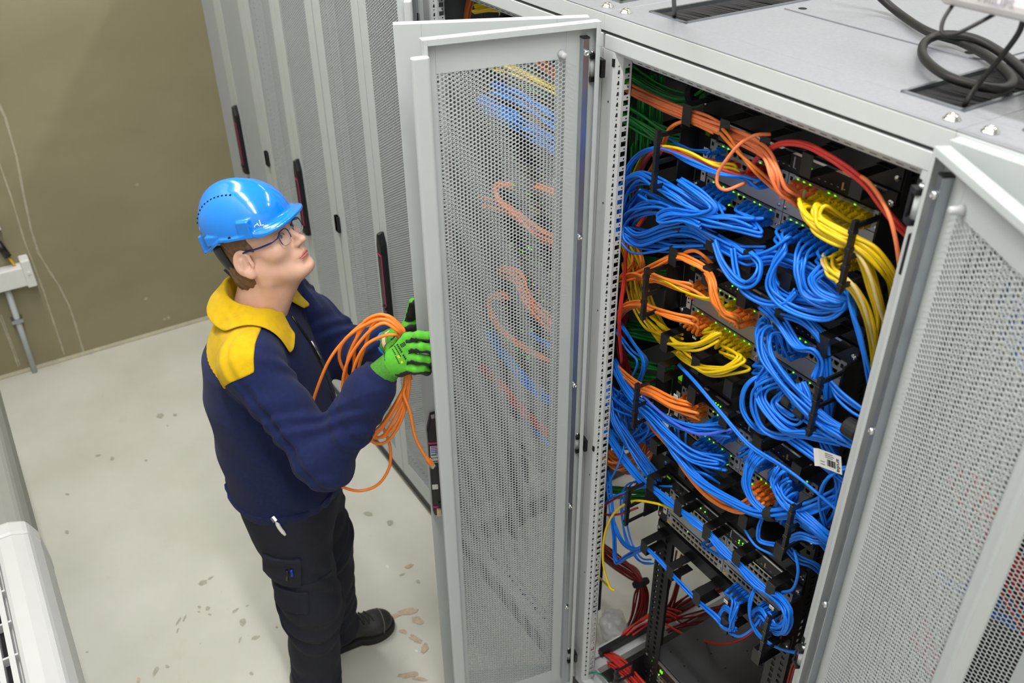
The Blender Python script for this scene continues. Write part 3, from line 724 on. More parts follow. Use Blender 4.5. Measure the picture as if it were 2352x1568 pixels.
# ------------------------------------------------------------------ patch cables
def cmat(name, rgb): return mat(name, rgb, .38, var=.05, scale=25, spec=.45)
C_ = {'b': cmat('blue_jacket', (22, 120, 232)), 'v': cmat('violet_blue_jacket', (70, 105, 225)), 'o': cmat('orange_jacket', (244, 134, 50)), 'y': cmat('yellow_jacket', (226, 192, 12)),
      'r': cmat('red_jacket', (214, 58, 52)), 'd': cmat('dark_red_jacket', (134, 22, 24)), 'g': cmat('green_jacket', (30, 146, 62)), 'c': cmat('cream_jacket', (240, 214, 140)), 'k': cmat('black_jacket', (22, 22, 24)),
      't': cmat('teal_jacket', (20, 130, 110)), 's': cmat('salmon_jacket', (246, 134, 84))}
CNAME = {'b': 'blue', 'v': 'violet blue', 'o': 'orange', 'y': 'yellow', 'r': 'red', 'd': 'dark red', 'g': 'green', 'c': 'cream', 'k': 'black', 't': 'teal', 's': 'orange'}
def plug_mesh(key):
    b = MB(); m = C_[key]
    b.box((-.0056, -.018, -.0042), (.0056, .003, .0042)); b.box((-.0030, -.0215, .0042), (.0030, -.004, .0062)); b.prism([(-.0215, .0062), (-.0235, .0088), (-.010, .0098), (-.004, .0062)], 'x', -.0028, .0028)
    v, f = tube_mesh([(0, -.018, 0), (0, -.022, 0), (0, -.040, -.001)], [.0050, .0046, .0036], 10, r1=None); b.add(v, f)
    for k in range(4): v, f = tube_mesh([(0, -.0235-.0038*k, 0), (0, -.0255-.0038*k, 0)], .0051-.0003*k, 10); b.add(v, f)
    return b.mesh('plug', m)
PLUG = {k: plug_mesh(k) for k in 'bvoyrcs'}
CABLES = []
def cable(key, pts, r, label, group, plug=None, sides=7):
    CABLES.append((key, np.array(pts), r, label, group, plug, sides))
def lay_cables(most=300):
    """the cables that show largest become things; the rest is one mass"""
    BW, BH = 1176, 784; depth = np.full((BH, BW), 99., np.float32); spl = []
    for c in CABLES:
        p = c[1]; q = np.concatenate([p[:-1]+(p[1:]-p[:-1])*t for t in (0., .25, .5, .75)])-CAM_C; z = q @ FX
        x = (1176+CAM_F*(q @ RX)/z)/2; y = (784-CAM_F*(q @ UX)/z)/2; w = CAM_F*c[2]/z/2
        xs, ys, zs = [], [], []
        for dx in range(-3, 4):
            for dy in range(-3, 4):
                m = (dx*dx+dy*dy) <= w*w+.3; xi = np.round(x+dx).astype(int); yi = np.round(y+dy).astype(int); m &= (xi >= 0) & (xi < BW) & (yi >= 0) & (yi < BH)
                xs.append(xi[m]); ys.append(yi[m]); zs.append(z[m])
        xs, ys, zs = np.concatenate(xs), np.concatenate(ys), np.concatenate(zs); spl.append((xs, ys, zs)); np.minimum.at(depth, (ys, xs), zs)
    score = []
    for (key, p, *_), (xs, ys, zs) in zip(CABLES, spl):
        m = zs <= depth[ys, xs]+.0015; n = len(np.unique(ys[m]*BW+xs[m]))
        score.append(n*(.35 if p[:, 0].mean() < 0 else .25 if p[:, 0].mean() > .82 else 1.)*(.5 if key in 'gd' and p[:, 1].mean() > .2 else 1.))
    keep = set(np.argsort(-np.array(score))[:most].tolist()); rest = MB(); rm = list('bvoyrdgckts')
    for i, (key, p, r, label, group, plug, sides) in enumerate(CABLES):
        v, f = tube_mesh(p, r, sides)
        if i in keep:
            o = arr('patch_cable', v-p[0], f, C_[key], loc=tuple(p[0])); tag(o, label, 'cable', group)
            if plug is not None: put('plug', PLUG[key], o, tuple(np.array(plug)-p[0]))
        else:
            mi = rm.index(key); rest.add(v, f, mi)
            if plug is not None: rest.add([np.array(q.co)+np.array(plug) for q in PLUG[key].vertices], [tuple(k.vertices) for k in PLUG[key].polygons], mi)
    o = rest.build('patch_cables', [C_[k] for k in rm]); tag(o, 'mass of further patch cables in the depth of the racks', 'cables', None, 'stuff')
def bundle(key, n, guide, spread, what, r=.0031, ports=None, drop=.0, seed=0, twist=1.2, fan=None, ptsmul=7, jit=.35, sides=7):
    """n cables following a guide of (photo x, photo y, depth y[, spread factor]); ports: sockets the cables leave from"""
    R = random.Random(hash_(what)+seed)
    G_ = [at_y(q[0], q[1], q[2]) for q in guide]; S_ = [q[3] if len(q) > 3 else 1. for q in guide]
    lab = '%s patch cable %s' % (CNAME[key], what); grp = '%s cables %s' % (CNAME[key], what)
    if ports is not None: n = len(ports)
    for i in range(n):
        ph = R.random()*2*PI; rad = math.sqrt((i+.5)/max(n, 1)); tw = R.uniform(-twist, twist); P_ = []
        for j, (g, s) in enumerate(zip(G_, S_)):
            a = ph+tw*j+R.uniform(-jit, jit); rr = spread*s*rad*(1+R.uniform(-jit, jit)*.5)
            T = G_[min(j+1, len(G_)-1)]-G_[max(j-1, 0)]; T = T/(np.linalg.norm(T)+1e-9)
            u = np.cross(T, (0, 1, 0)); u = u/(np.linalg.norm(u)+1e-9); w = np.cross(T, u)
            P_.append(g+rr*(math.cos(a)*u+math.sin(a)*w*.7))
        pl = None
        if ports is not None:
            p = np.array(ports[i]); e1 = p+np.array((0, -.036, -.001)); dl = p-np.mean(np.array(ports), 0)
            for j, fd in ((0, .55), (1, .25)):
                if j < len(P_)-1: P_[j] = P_[j]+dl*fd
            to = P_[0]-e1; to = to/(np.linalg.norm(to)+1e-9); e2 = e1+.016*(.55*np.array((R.uniform(-.15, .15), -1, -.15-drop))+.45*to)
            P_ = [e1, e2]+P_; pl = p
        cable(key, spline(P_, ptsmul), r, lab, grp, pl, sides)
def hash_(s):
    h = 7
    for ch in s: h = (h*31+ord(ch)) % 1000003
    return h
def PT(ch, side, row, ks, up=None, cab=None):
    cab = cab or CAB_M; z = (CHZ if cab is CAB_M else CLZ)[ch]; out = []
    for k in ks:
        for u in ((True, False) if up is None else (up,)): out.append(px_port(cab, z, side, row, k, u))
    return out

# --- top switch
bundle('s', 0, [(1815, 444, .085), (1790, 428, .055), (1780, 400, .045), (1768, 366, .05, .9), (1750, 345, .068, .9), (1715, 322, .078), (1668, 302, .085, .9), (1622, 280, .080), (1580, 265, .085, .9), (1520, 240, .10), (1450, 207, .16), (1405, 178, .30)], .0125, 'in the thick bundle through the topmost rings', .0036, ports=PT(1, 'r', 't', range(0, 4)), twist=.35)
bundle('o', 2, [(1655, 300, .075), (1672, 322, .05), (1702, 355, .05), (1735, 388, .06), (1768, 418, .09), (1790, 440, .11)], .007, 'slanting down across the topmost switch front', .0034)
bundle('s', 1, [(1770, 310, .07), (1735, 312, .045), (1700, 332, .035), (1668, 370, .03), (1650, 400, .03), (1650, 425, .03), (1668, 434, .04), (1700, 426, .06), (1728, 416, .11), (1745, 408, .14)], .002, 'curling in one wide open loop over the topmost switch', .0034)
bundle('o', 2, [(1640, 300, .08), (1600, 282, .08), (1572, 276, .08), (1545, 288, .07), (1530, 312, .08), (1520, 345, .12), (1500, 380, .2), (1470, 430, .25)], .005, 'turning down behind the left guide of the topmost switch', .0033)
bundle('r', 3, [(1722, 400, .10), (1738, 372, .08), (1765, 350, .07), (1800, 334, .06), (1850, 338, .05), (1905, 366, .045), (1955, 398, .05), (1990, 430, .06), (2020, 468, .06), (2055, 512, .06), (2100, 555, .08)], .007, 'arching over the topmost switch to the right', .0036, twist=.25)
bundle('s', 1, [(1940, 395, .07), (1985, 412, .055), (2015, 445, .045), (2040, 490, .04), (2056, 540, .04), (2066, 600, .05), (2070, 660, .08)], .002, 'falling from the right end of the red arch', .0036)
bundle('r', 0, [(1700, 402, .08), (1640, 388, .07), (1580, 360, .065), (1530, 340, .07), (1508, 338, .075), (1480, 370, .12), (1462, 430, .16), (1455, 520, .2)], .006, 'entering the topmost switch beside the lone yellow pair', .0033, ports=PT(1, 'l', 't', [8, 9, 10], True))
bundle('y', 0, [(1690, 384, .09), (1640, 376, .07), (1590, 352, .065), (1550, 338, .07), (1515, 338, .08), (1480, 360, .14), (1450, 420, .2)], .006, 'of the lone pair crossing the upper left guide', .0033, ports=PT(1, 'l', 't', [7, 8], False))
bundle('b', 0, [(1705, 408, .08), (1650, 398, .07), (1590, 372, .065), (1540, 345, .07), (1508, 336, .075), (1470, 352, .10), (1440, 392, .11), (1425, 450, .12), (1430, 500, .14)], .006, 'sweeping in a high arc from the upper left guide', .0031, ports=PT(1, 'l', 't', [10, 11], None))
bundle('b', 0, [(1630, 352, .10), (1590, 345, .09), (1560, 332, .09), (1540, 318, .12), (1520, 312, .2)], .004, 'short pair at the top left corner of the topmost switch', .0028, ports=PT(1, 'l', 't', [1], None))
bundle('r', 0, [(1640, 372, .10), (1590, 362, .085), (1540, 345, .09), (1500, 350, .13), (1470, 400, .2), (1450, 470, .25)], .004, 'with ribbed boots at the left of the topmost switch', .003, ports=PT(1, 'l', 't', [3, 4], False))
bundle('y', 0, [(1862, 480, .06), (1862, 500, .045), (1885, 522, .04), (1925, 545, .04), (1962, 556, .05, .8), (2000, 580, .06), (2035, 618, .08), (2058, 660, .12), (2060, 720, .16), (2045, 800, .2)], .014, 'in the big row of the topmost switch, bending right', .0037, ports=PT(1, 'r', 't', range(4, 12), None), twist=.4)
bundle('c', 1, [(1850, 440, .12), (1842, 470, .08), (1850, 498, .06), (1890, 528, .05), (1940, 552, .05), (1975, 590, .05), (2000, 640, .06), (2015, 700, .08), (2035, 760, .12)], .003, 'pale strand under the big yellow row', .0037)
bundle('y', 0, [(1905, 605, .07), (1910, 622, .055), (1935, 640, .05), (1960, 660, .06, .8), (1985, 700, .08), (2005, 760, .10), (2012, 830, .14), (2008, 900, .18)], .010, 'in the small group at the lower right of the topmost switch', .0036, ports=PT(1, 'r', 'b', [9, 10, 11], None), twist=.4)
bundle('c', 1, [(1892, 580, .11), (1886, 598, .07), (1900, 620, .055), (1940, 640, .05), (1968, 672, .06), (1990, 725, .08), (2010, 800, .12)], .003, 'pale strand above the dropping blue strands', .0036)
bundle('y', 5, [(1962, 548, .07), (1988, 600, .07), (2010, 660, .08), (2024, 720, .10), (2022, 790, .12), (2008, 870, .16)], .013, 'running steeply down at the right post', .0037, twist=.4)
bundle('b', 0, [(1650, 492, .085), (1610, 478, .07), (1560, 446, .06), (1515, 420, .07), (1478, 405, .09), (1446, 415, .10), (1428, 450, .11), (1424, 495, .12), (1440, 535, .13), (1475, 556, .12)], .020, 'of the wide left hand curl beside the upper guide', .0031, ports=PT(1, 'l', 'b', [0, 1, 2, 3], None)+PT(1, 'l', 'b', [4], True), twist=.5)
bundle('b', 0, [(1740, 515, .085), (1690, 505, .07), (1630, 500, .06), (1575, 488, .06), (1525, 472, .07), (1480, 478, .09), (1446, 500, .12), (1440, 540, .14)], .018, 'straight run under the topmost switch towards the left', .0031, ports=PT(1, 'l', 'b', [7, 8, 9, 10, 11], None), twist=.6)
bundle('b', 11, [(1425, 510, .14), (1465, 548, .10), (1530, 528, .07), (1580, 522, .075), (1632, 548, .075, .8), (1680, 572, .075), (1722, 596, .075, .8), (1780, 590, .085), (1840, 610, .09), (1900, 650, .08), (1945, 690, .08)], .016, 'through the ring row below the topmost switch', .0031, twist=.5)
bundle('b', 6, [(1560, 412, .06), (1610, 448, .055), (1640, 480, .055), (1600, 495, .05), (1540, 486, .05), (1510, 498, .055), (1522, 515, .05), (1570, 505, .05), (1610, 520, .05)], .010, 'in the small teardrop loop at the left', .0029, twist=.7)
bundle('b', 12, [(1470, 430, .12), (1440, 470, .12), (1432, 520, .13), (1455, 548, .12), (1510, 556, .10), (1560, 560, .09), (1630, 560, .10)], .03, 'crowded in the round coil at the left stile', .0031, twist=.9)
bundle('b', 8, [(1480, 440, .1), (1540, 470, .08), (1590, 500, .07), (1650, 540, .08), (1700, 560, .09), (1760, 575, .1)], .022, 'lying crosswise over the second ring row', .0030, twist=.8)
bundle('b', 0, [(1800, 570, .07), (1775, 610, .055), (1768, 655, .05), (1790, 695, .05), (1840, 722, .055), (1900, 728, .07), (1940, 705, .08), (1955, 660, .09)], .014, 'hanging in a deep bow under the topmost switch', .0031, ports=PT(1, 'r', 'b', [0, 1, 2], None), twist=.4)
bundle('b', 0, [(1835, 600, .065), (1832, 640, .05), (1855, 680, .05), (1905, 700, .06), (1945, 690, .08), (1960, 655, .1)], .012, 'in the second bow right of the deep one', .0031, ports=PT(1, 'r', 'b', [4, 5, 6], None), twist=.4)
bundle('b', 0, [(1890, 610, .07), (1865, 640, .055), (1880, 672, .055), (1920, 690, .06), (1950, 690, .08), (1960, 720, .1)], .008, 'short bow beside the small yellow group', .003, ports=PT(1, 'r', 'b', [7, 8], None), twist=.4)
bundle('b', 0, [(1810, 550, .07), (1775, 575, .06), (1735, 590, .06), (1700, 590, .07)], .006, 'doubling back into the ring under the topmost switch', .0031, ports=PT(1, 'r', 'b', [2, 3], True))
bundle('b', 4, [(1640, 555, .06), (1655, 600, .045), (1685, 640, .04), (1715, 655, .04), (1740, 640, .04), (1745, 605, .05), (1725, 582, .06)], .010, 'in the open loop hanging from the second ring row', .0031, twist=.3)
bundle('b', 4, [(1682, 570, .06), (1688, 620, .05), (1705, 665, .045), (1750, 695, .045), (1800, 698, .05), (1830, 670, .06)], .009, 'dropping straight then bowing above the second switch', .0031, twist=.4)
bundle('b', 7, [(1945, 665, .09), (1930, 700, .07), (1880, 700, .07), (1820, 690, .07), (1780, 662, .07), (1768, 630, .08)], .015, 'gathered behind the lower end of the upper right guide', .0031, twist=.6)
bundle('b', 3, [(1942, 660, .08), (1952, 710, .07), (1968, 760, .07), (1985, 820, .08), (2000, 880, .10)], .006, 'falling alone to the right below the yellow strands', .0032)

# --- second switch
bundle('o', 6, [(1420, 640, .22), (1460, 632, .14), (1505, 608, .09), (1552, 588, .078, .8), (1590, 600, .07), (1625, 622, .075, .8), (1636, 650, .05), (1640, 690, .045), (1660, 715, .06)], .010, 'over the ring above the second switch', .0033, twist=.3)
bundle('o', 0, [(1690, 730, .08), (1660, 715, .055), (1643, 680, .045), (1633, 645, .05), (1620, 625, .08)], .008, 'bending down to the middle plugs of the second switch', .0033, ports=PT(2, 'l', 't', [9, 10, 11], None), twist=.3)
bundle('o', 2, [(1560, 588, .09), (1578, 574, .08), (1600, 574, .08), (1622, 590, .085), (1640, 612, .1)], .005, 'in the little hump between two rings', .0033)
bundle('o', 0, [(1585, 662, .085), (1550, 652, .07), (1510, 640, .075), (1485, 640, .09), (1450, 632, .15), (1420, 648, .22)], .008, 'leaving the second switch at its upper left', .0033, ports=PT(2, 'l', 't', [0, 1], None))
bundle('o', 1, [(1495, 625, .07), (1540, 643, .06), (1590, 662, .055), (1635, 690, .07), (1665, 710, .1)], .003, 'single strand slanting across the second switch', .0033)
bundle('y', 0, [(1660, 690, .08), (1620, 688, .06), (1570, 670, .055), (1530, 648, .06), (1505, 640, .08), (1480, 640, .14)], .004, 'of the pair crossing the middle left guide', .0032, ports=PT(2, 'l', 't', [7], None))
bundle('o', 0, [(1590, 740, .08), (1545, 726, .065), (1500, 712, .075), (1470, 700, .10), (1435, 708, .16), (1415, 735, .22)], .010, 'entering left of the yellow row on the second switch', .0033, ports=PT(2, 'l', 'b', [0, 1, 2, 3], None), twist=.3)
bundle('y', 0, [(1650, 772, .075), (1605, 795, .055), (1560, 795, .06), (1540, 785, .08), (1515, 770, .13), (1490, 740, .2)], .012, 'of the row in the second switch, upper half', .0034, ports=PT(2, 'l', 'b', [4, 5, 6, 7], None), twist=.5)
bundle('y', 0, [(1705, 828, .07), (1670, 848, .055), (1630, 852, .06), (1605, 843, .075, .8), (1575, 822, .085), (1550, 800, .12), (1525, 775, .18)], .012, 'of the row in the second switch, lower half', .0034, ports=PT(2, 'l', 'b', [8, 9, 10, 11], None), twist=.3)
bundle('y', 14, [(1420, 520, .20), (1450, 600, .22), (1470, 680, .22), (1500, 735, .20), (1530, 770, .15), (1570, 790, .11)], .036, 'hanging in the dim gap behind the left guides', .0033, twist=.7)
bundle('o', 10, [(1420, 690, .25), (1445, 640, .22), (1470, 605, .22), (1455, 560, .26), (1440, 500, .3)], .03, 'looping in the gap left of the second switch', .0033, twist=.8)
bundle('b', 0, [(1770, 745, .08), (1752, 765, .07), (1762, 820, .055), (1800, 880, .05), (1850, 935, .05), (1900, 978, .055), (1950, 1005, .06), (1990, 1015, .08)], .018, 'pouring from the second switch to the lower right', .003, ports=PT(2, 'r', 't', [1, 2, 3, 4, 5, 6], None), twist=.5)
bundle('b', 0, [(1770, 860, .08), (1745, 885, .065), (1750, 930, .05), (1800, 985, .05), (1860, 1000, .055), (1930, 1010, .06)], .014, 'fanning from the lower right module of the second switch', .003, ports=PT(2, 'r', 'b', [0, 1, 2, 3, 5], None), twist=.5)
bundle('b', 9, [(1782, 722, .09), (1806, 722, .075), (1845, 735, .07), (1880, 765, .075), (1894, 795, .08), (1902, 850, .085), (1906, 910, .09), (1908, 970, .1)], .012, 'bending through the rings above the second switch then straight down', .0031, twist=.4)
bundle('b', 7, [(1750, 700, .1), (1790, 735, .07), (1830, 790, .06), (1870, 800, .06), (1890, 830, .07), (1880, 870, .07)], .013, 'tangled at the front of the upper right module', .0029, twist=.8)
bundle('b', 3, [(1762, 855, .09), (1725, 868, .06), (1705, 900, .05), (1706, 940, .05), (1728, 975, .055), (1752, 990, .07), (1800, 1000, .08)], .006, 'of the big open loop left of the hanging strands', .003)
bundle('b', 4, [(1800, 870, .07), (1760, 885, .05), (1735, 905, .045), (1735, 945, .045), (1755, 985, .05), (1800, 1000, .06), (1850, 985, .07)], .010, 'in the second open loop above the third switch', .003, twist=.5)
bundle('b', 5, [(1905, 880, .08), (1925, 905, .075), (1955, 930, .075), (1985, 950, .08), (2015, 960, .1)], .012, 'fanning behind the right guide of the second switch', .0031, twist=.3)
bundle('b', 6, [(1840, 880, .07), (1850, 920, .06), (1830, 960, .055), (1800, 950, .055), (1780, 925, .06), (1800, 905, .07)], .014, 'knotted over the lower edge of the second switch', .0029, twist=.9)
bundle('b', 8, [(1820, 925, .06), (1870, 965, .055), (1930, 1000, .055), (1965, 1020, .06), (2000, 1045, .07)], .014, 'in the tied bundle leaving towards the lower right', .0031, twist=.3)

# --- third switch
bundle('o', 0, [(1595, 940, .085), (1545, 925, .065), (1500, 900, .07), (1470, 888, .085), (1445, 868, .12), (1420, 845, .18)], .013, 'in the thick curve into the third switch', .0036, ports=PT(3, 'l', 't', [0, 1, 2, 3, 4], None), twist=.3)
bundle('b', 0, [(1660, 985, .085), (1600, 985, .065), (1540, 965, .06), (1490, 930, .07), (1462, 915, .09), (1430, 880, .14), (1412, 850, .2)], .012, 'running level under the thick orange curve', .003, ports=PT(3, 'l', 't', [7, 8, 9, 11], None), twist=.4)
bundle('v', 0, [(1680, 985, .08), (1610, 995, .055), (1550, 970, .05), (1500, 930, .06), (1475, 905, .08)], .003, 'with a ribbed boot above the third switch blank plate', .0036, ports=PT(3, 'l', 't', [10], False))
bundle('b', 0, [(1650, 1060, .085), (1590, 1045, .06), (1540, 1005, .055), (1500, 960, .06), (1475, 930, .08), (1445, 900, .12)], .018, 'curving up left from the lower left module of the third switch', .003, ports=PT(3, 'l', 'b', [5, 6, 7, 8, 9, 10], None), twist=.5)
bundle('b', 10, [(1410, 830, .2), (1440, 890, .10), (1490, 950, .07), (1530, 1000, .06), (1560, 1050, .055), (1610, 1105, .05), (1680, 1150, .05), (1750, 1180, .055), (1830, 1175, .06), (1890, 1155, .07), (1935, 1130, .09)], .015, 'in the long sweeping bundle tied by the black strap', .0032, twist=.35)
bundle('o', 0, [(1740, 1145, .075), (1690, 1165, .06), (1630, 1135, .055), (1580, 1080, .055), (1545, 1030, .06), (1510, 990, .09), (1480, 950, .16)], .010, 'sweeping beside the strapped blue bundle to the third switch', .0035, ports=PT(3, 'r', 'b', [3, 4, 5, 6], None), twist=.3)
bundle('o', 16, [(1395, 1050, .2), (1430, 1068, .17), (1470, 1050, .18), (1497, 1005, .22), (1505, 955, .28), (1495, 900, .34)], .034, 'in the wide hanging loops at the lower left', .0035, twist=.35)
bundle('b', 7, [(1395, 880, .18), (1410, 960, .14), (1440, 1010, .12), (1475, 1060, .12), (1510, 1105, .1)], .02, 'in the dim tangle beside the left post', .003, twist=.9)
bundle('b', 14, [(1400, 900, .2), (1440, 940, .16), (1490, 965, .15), (1450, 1000, .17), (1410, 985, .2), (1420, 930, .22), (1470, 960, .2), (1500, 1010, .18)], .04, 'in the loose nest left of the third switch', .0029, twist=1.2)
bundle('b', 7, [(1415, 740, .22), (1450, 790, .16), (1475, 830, .14), (1460, 880, .15), (1430, 920, .17), (1440, 980, .17)], .02, 'snaking down behind the second left guide', .0029, twist=.8)
bundle('b', 6, [(1560, 980, .1), (1570, 1020, .09), (1590, 1060, .08), (1620, 1090, .08), (1640, 1100, .1)], .03, 'dangling under the third switch modules', .0029, twist=.9)
bundle('b', 0, [(1745, 1035, .08), (1722, 1065, .06), (1712, 1110, .05), (1728, 1150, .05), (1760, 1178, .055), (1790, 1188, .07)], .010, 'hanging in a row from the third switch right module', .003, ports=PT(3, 'r', 't', [0, 1, 2, 3, 4], None), twist=.3)
bundle('b', 0, [(1800, 1085, .07), (1780, 1110, .055), (1800, 1150, .05), (1840, 1180, .055), (1880, 1215, .06), (1915, 1245, .08)], .012, 'falling right from the third switch to the post', .003, ports=PT(3, 'r', 't', [6, 7, 9, 10], None), twist=.4)
bundle('b', 0, [(1820, 1125, .07), (1800, 1150, .055), (1835, 1185, .05), (1880, 1225, .06), (1920, 1262, .08)], .010, 'of the lowest fall at the third switch right edge', .003, ports=PT(3, 'r', 'b', [8, 9, 10, 11], None), twist=.4)
bundle('b', 2, [(1560, 838, .09), (1600, 880, .06), (1655, 945, .05), (1720, 1020, .04), (1790, 1065, .04), (1850, 1110, .045), (1930, 1180, .07)], .004, 'drawn in one long slant over the third switch', .003)
bundle('b', 9, [(1905, 965, .1), (1900, 1010, .08), (1920, 1055, .08), (1930, 1110, .085), (1915, 1165, .09), (1890, 1200, .1)], .018, 'dropping at the right of the third switch', .003, twist=.6)
bundle('b', 8, [(1810, 1000, .07), (1850, 1030, .06), (1900, 1070, .065), (1945, 1110, .08)], .014, 'crossing under the right guide of the third switch', .003, twist=.5)
bundle('b', 3, [(1895, 1210, .08), (1882, 1150, .06), (1895, 1105, .055), (1925, 1080, .06), (1960, 1070, .08)], .006, 'in the loop below the white paper tag', .003)
bundle('b', 10, [(1800, 1175, .07), (1840, 1195, .065), (1875, 1225, .07), (1910, 1262, .09)], .014, 'spreading down behind the third right guide', .0031, twist=.3)
bundle('b', 5, [(1815, 1238, .075), (1842, 1228, .06), (1875, 1238, .065), (1912, 1238, .09)], .009, 'in the short level bunch at the lower right guide', .003, twist=.4)

# --- lower switch and its rings
bundle('b', 9, [(1388, 985, .16), (1430, 1050, .11), (1470, 1100, .09), (1495, 1118, .078, .7), (1530, 1145, .075), (1560, 1170, .075, .7), (1595, 1196, .07), (1625, 1222, .075, .7), (1660, 1262, .07), (1692, 1292, .075, .7), (1735, 1335, .07), (1768, 1362, .075, .7), (1800, 1390, .06), (1812, 1425, .055), (1795, 1448, .06), (1772, 1440, .08)], .013, 'through every ring above the switch with empty sockets', .003, twist=.3)
bundle('b', 0, [(1755, 1410, .07), (1775, 1440, .055), (1800, 1440, .05), (1812, 1405, .055), (1795, 1375, .07), (1770, 1360, .08)], .012, 'in the tight coil at the right of the lower switch', .003, ports=PT(4, 'r', 'b', [8, 9, 10, 11], None), twist=.3)
bundle('b', 4, [(1400, 1180, .16), (1425, 1240, .12), (1455, 1262, .09), (1480, 1258, .078, .7), (1510, 1285, .075), (1538, 1315, .075, .7), (1570, 1350, .07), (1598, 1378, .075, .7), (1640, 1415, .065), (1662, 1438, .07), (1690, 1448, .07)], .009, 'through the lowest ring row', .003, twist=.3)
bundle('b', 4, [(1395, 1080, .17), (1400, 1150, .15), (1410, 1230, .13), (1412, 1290, .12), (1435, 1278, .11), (1470, 1258, .09)], .012, 'dropping and turning up sharply at the lower left post', .0029, twist=.3)
bundle('b', 3, [(1500, 1115, .12), (1450, 1110, .13), (1430, 1150, .14), (1440, 1230, .14), (1470, 1285, .13), (1500, 1290, .12)], .014, 'in the thin drooping loop under the lower left guide', .0028, twist=.6)
bundle('b', 1, [(1545, 1118, .10), (1480, 1120, .10), (1410, 1140, .08), (1385, 1158, .07), (1392, 1125, .07), (1420, 1070, .09), (1435, 1020, .12)], .003, 'making a hairpin at the left post', .0029)
bundle('b', 0, [(1690, 1385, .075), (1680, 1420, .06), (1678, 1445, .06), (1660, 1440, .07), (1650, 1420, .075), (1665, 1395, .08), (1690, 1420, .07)], .007, 'hanging from the four plugs of the lower switch', .003, ports=PT(4, 'r', 'b', [2, 3, 4, 5], False), twist=.3)
bundle('b', 1, [(1750, 1415, .07), (1730, 1440, .06), (1700, 1460, .06), (1675, 1452, .07)], .002, 'with a ribbed boot bowing over the dark cover', .0034)
bundle('b', 2, [(1738, 1340, .08), (1724, 1380, .06), (1722, 1420, .055), (1740, 1455, .06), (1765, 1475, .07), (1800, 1492, .08), (1845, 1500, .1)], .004, 'trailing off to the lower right hinge', .003)
bundle('b', 2, [(1760, 1180, .08), (1745, 1210, .06), (1745, 1240, .06), (1780, 1250, .07)], .006, 'in the small bow under the strap', .0029)
bundle('b', 1, [(1712, 1215, .07), (1735, 1250, .06), (1770, 1270, .07), (1790, 1280, .09)], .003, 'single short slant above the lower rings', .003)
bundle('b', 1, [(1825, 1262, .08), (1832, 1310, .07), (1820, 1350, .07), (1795, 1358, .085)], .003, 'single bow round the last ring', .0036)
bundle('b', 4, [(1810, 1262, .09), (1835, 1285, .10), (1870, 1300, .12), (1900, 1330, .15)], .012, 'dim fan behind the lower right guide', .0029, twist=.3)
bundle('b', 0, [(1665, 1282, .08), (1650, 1270, .07), (1636, 1240, .075), (1632, 1222, .08)], .005, 'short pair above the empty sockets', .0029, ports=PT(4, 'l', 't', [10, 11], False))
bundle('y', 1, [(1548, 1168, .09), (1500, 1154, .07), (1452, 1150, .06), (1412, 1176, .05), (1390, 1225, .045), (1386, 1290, .045), (1400, 1345, .05), (1411, 1356, .055), (1392, 1342, .06), (1372, 1322, .08)], .002, 'alone in a wide arc round the lower left guide', .0034)
bundle('d', 1, [(1500, 1080, .14), (1450, 1125, .11), (1392, 1160, .07), (1384, 1178, .065), (1420, 1180, .08), (1465, 1165, .12)], .003, 'crossing the hairpin at the left post', .0032)

# --- red and green in the depth
bundle('d', 18, [(1372, 1250, .25), (1410, 1285, .30), (1452, 1312, .33), (1472, 1338, .33, .55), (1476, 1375, .33), (1462, 1430, .32), (1430, 1490, .30), (1400, 1520, .25)], .032, 'of the strapped trunk at the lower left', .0036, twist=.25)
bundle('r', 14, [(1345, 1500, .10), (1390, 1512, .12), (1430, 1535, .12), (1470, 1575, .11), (1510, 1620, .12)], .03, 'lying in the bottom left corner', .0036, twist=.3)
bundle('r', 5, [(1390, 1560, .15), (1430, 1480, .20), (1470, 1440, .26), (1520, 1410, .34), (1560, 1420, .4)], .03, 'rising from the bottom left corner to the back', .0035, twist=.7)
bundle('d', 7, [(1560, 1280, .42), (1548, 1350, .42), (1530, 1410, .40), (1560, 1400, .42), (1620, 1360, .45), (1690, 1330, .5)], .03, 'curled in the dark space under the lower switch', .0034, twist=.9)
bundle('d', 6, [(1515, 1450, .36), (1560, 1432, .38), (1620, 1420, .42), (1700, 1400, .46)], .025, 'running level across the dark space', .0034, twist=.6)
bundle('r', 1, [(1528, 1432, .34), (1580, 1458, .33), (1650, 1476, .32), (1700, 1468, .32), (1735, 1444, .34)], .003, 'bowing over the dark flat cover', .0036)
bundle('d', 5, [(1880, 1430, .16), (1850, 1480, .16), (1825, 1530, .16), (1808, 1600, .16)], .014, 'running down at the right post foot', .0038, twist=.2)
bundle('r', 3, [(1505, 350, .26), (1480, 400, .26), (1452, 440, .26), (1430, 500, .28)], .02, 'slanting in the upper left gap', .0032, twist=.5)
bundle('d', 4, [(1440, 520, .24), (1445, 600, .24), (1432, 700, .24), (1425, 790, .22), (1440, 860, .22)], .018, 'hanging straight in the left gap', .0034, twist=.3)
bundle('r', 2, [(1500, 480, .2), (1448, 560, .17), (1440, 640, .16), (1428, 740, .14), (1432, 830, .16)], .01, 'bright strand down the left gap', .0033, twist=.4)
for i, (y0, y1) in enumerate(((585, 612), (740, 765), (815, 850), (905, 880), (1010, 1012), (1128, 1135))):
    bundle('g', 12, [(1385, y0, .25), (1430, (y0+y1)/2, .27), (1490, y1, .28), (1560, y1+12, .32)], .030, ['high', 'second', 'third', 'fourth', 'fifth', 'lowest'][i]+' level layer at the back of the left gap', .0034, twist=.3)
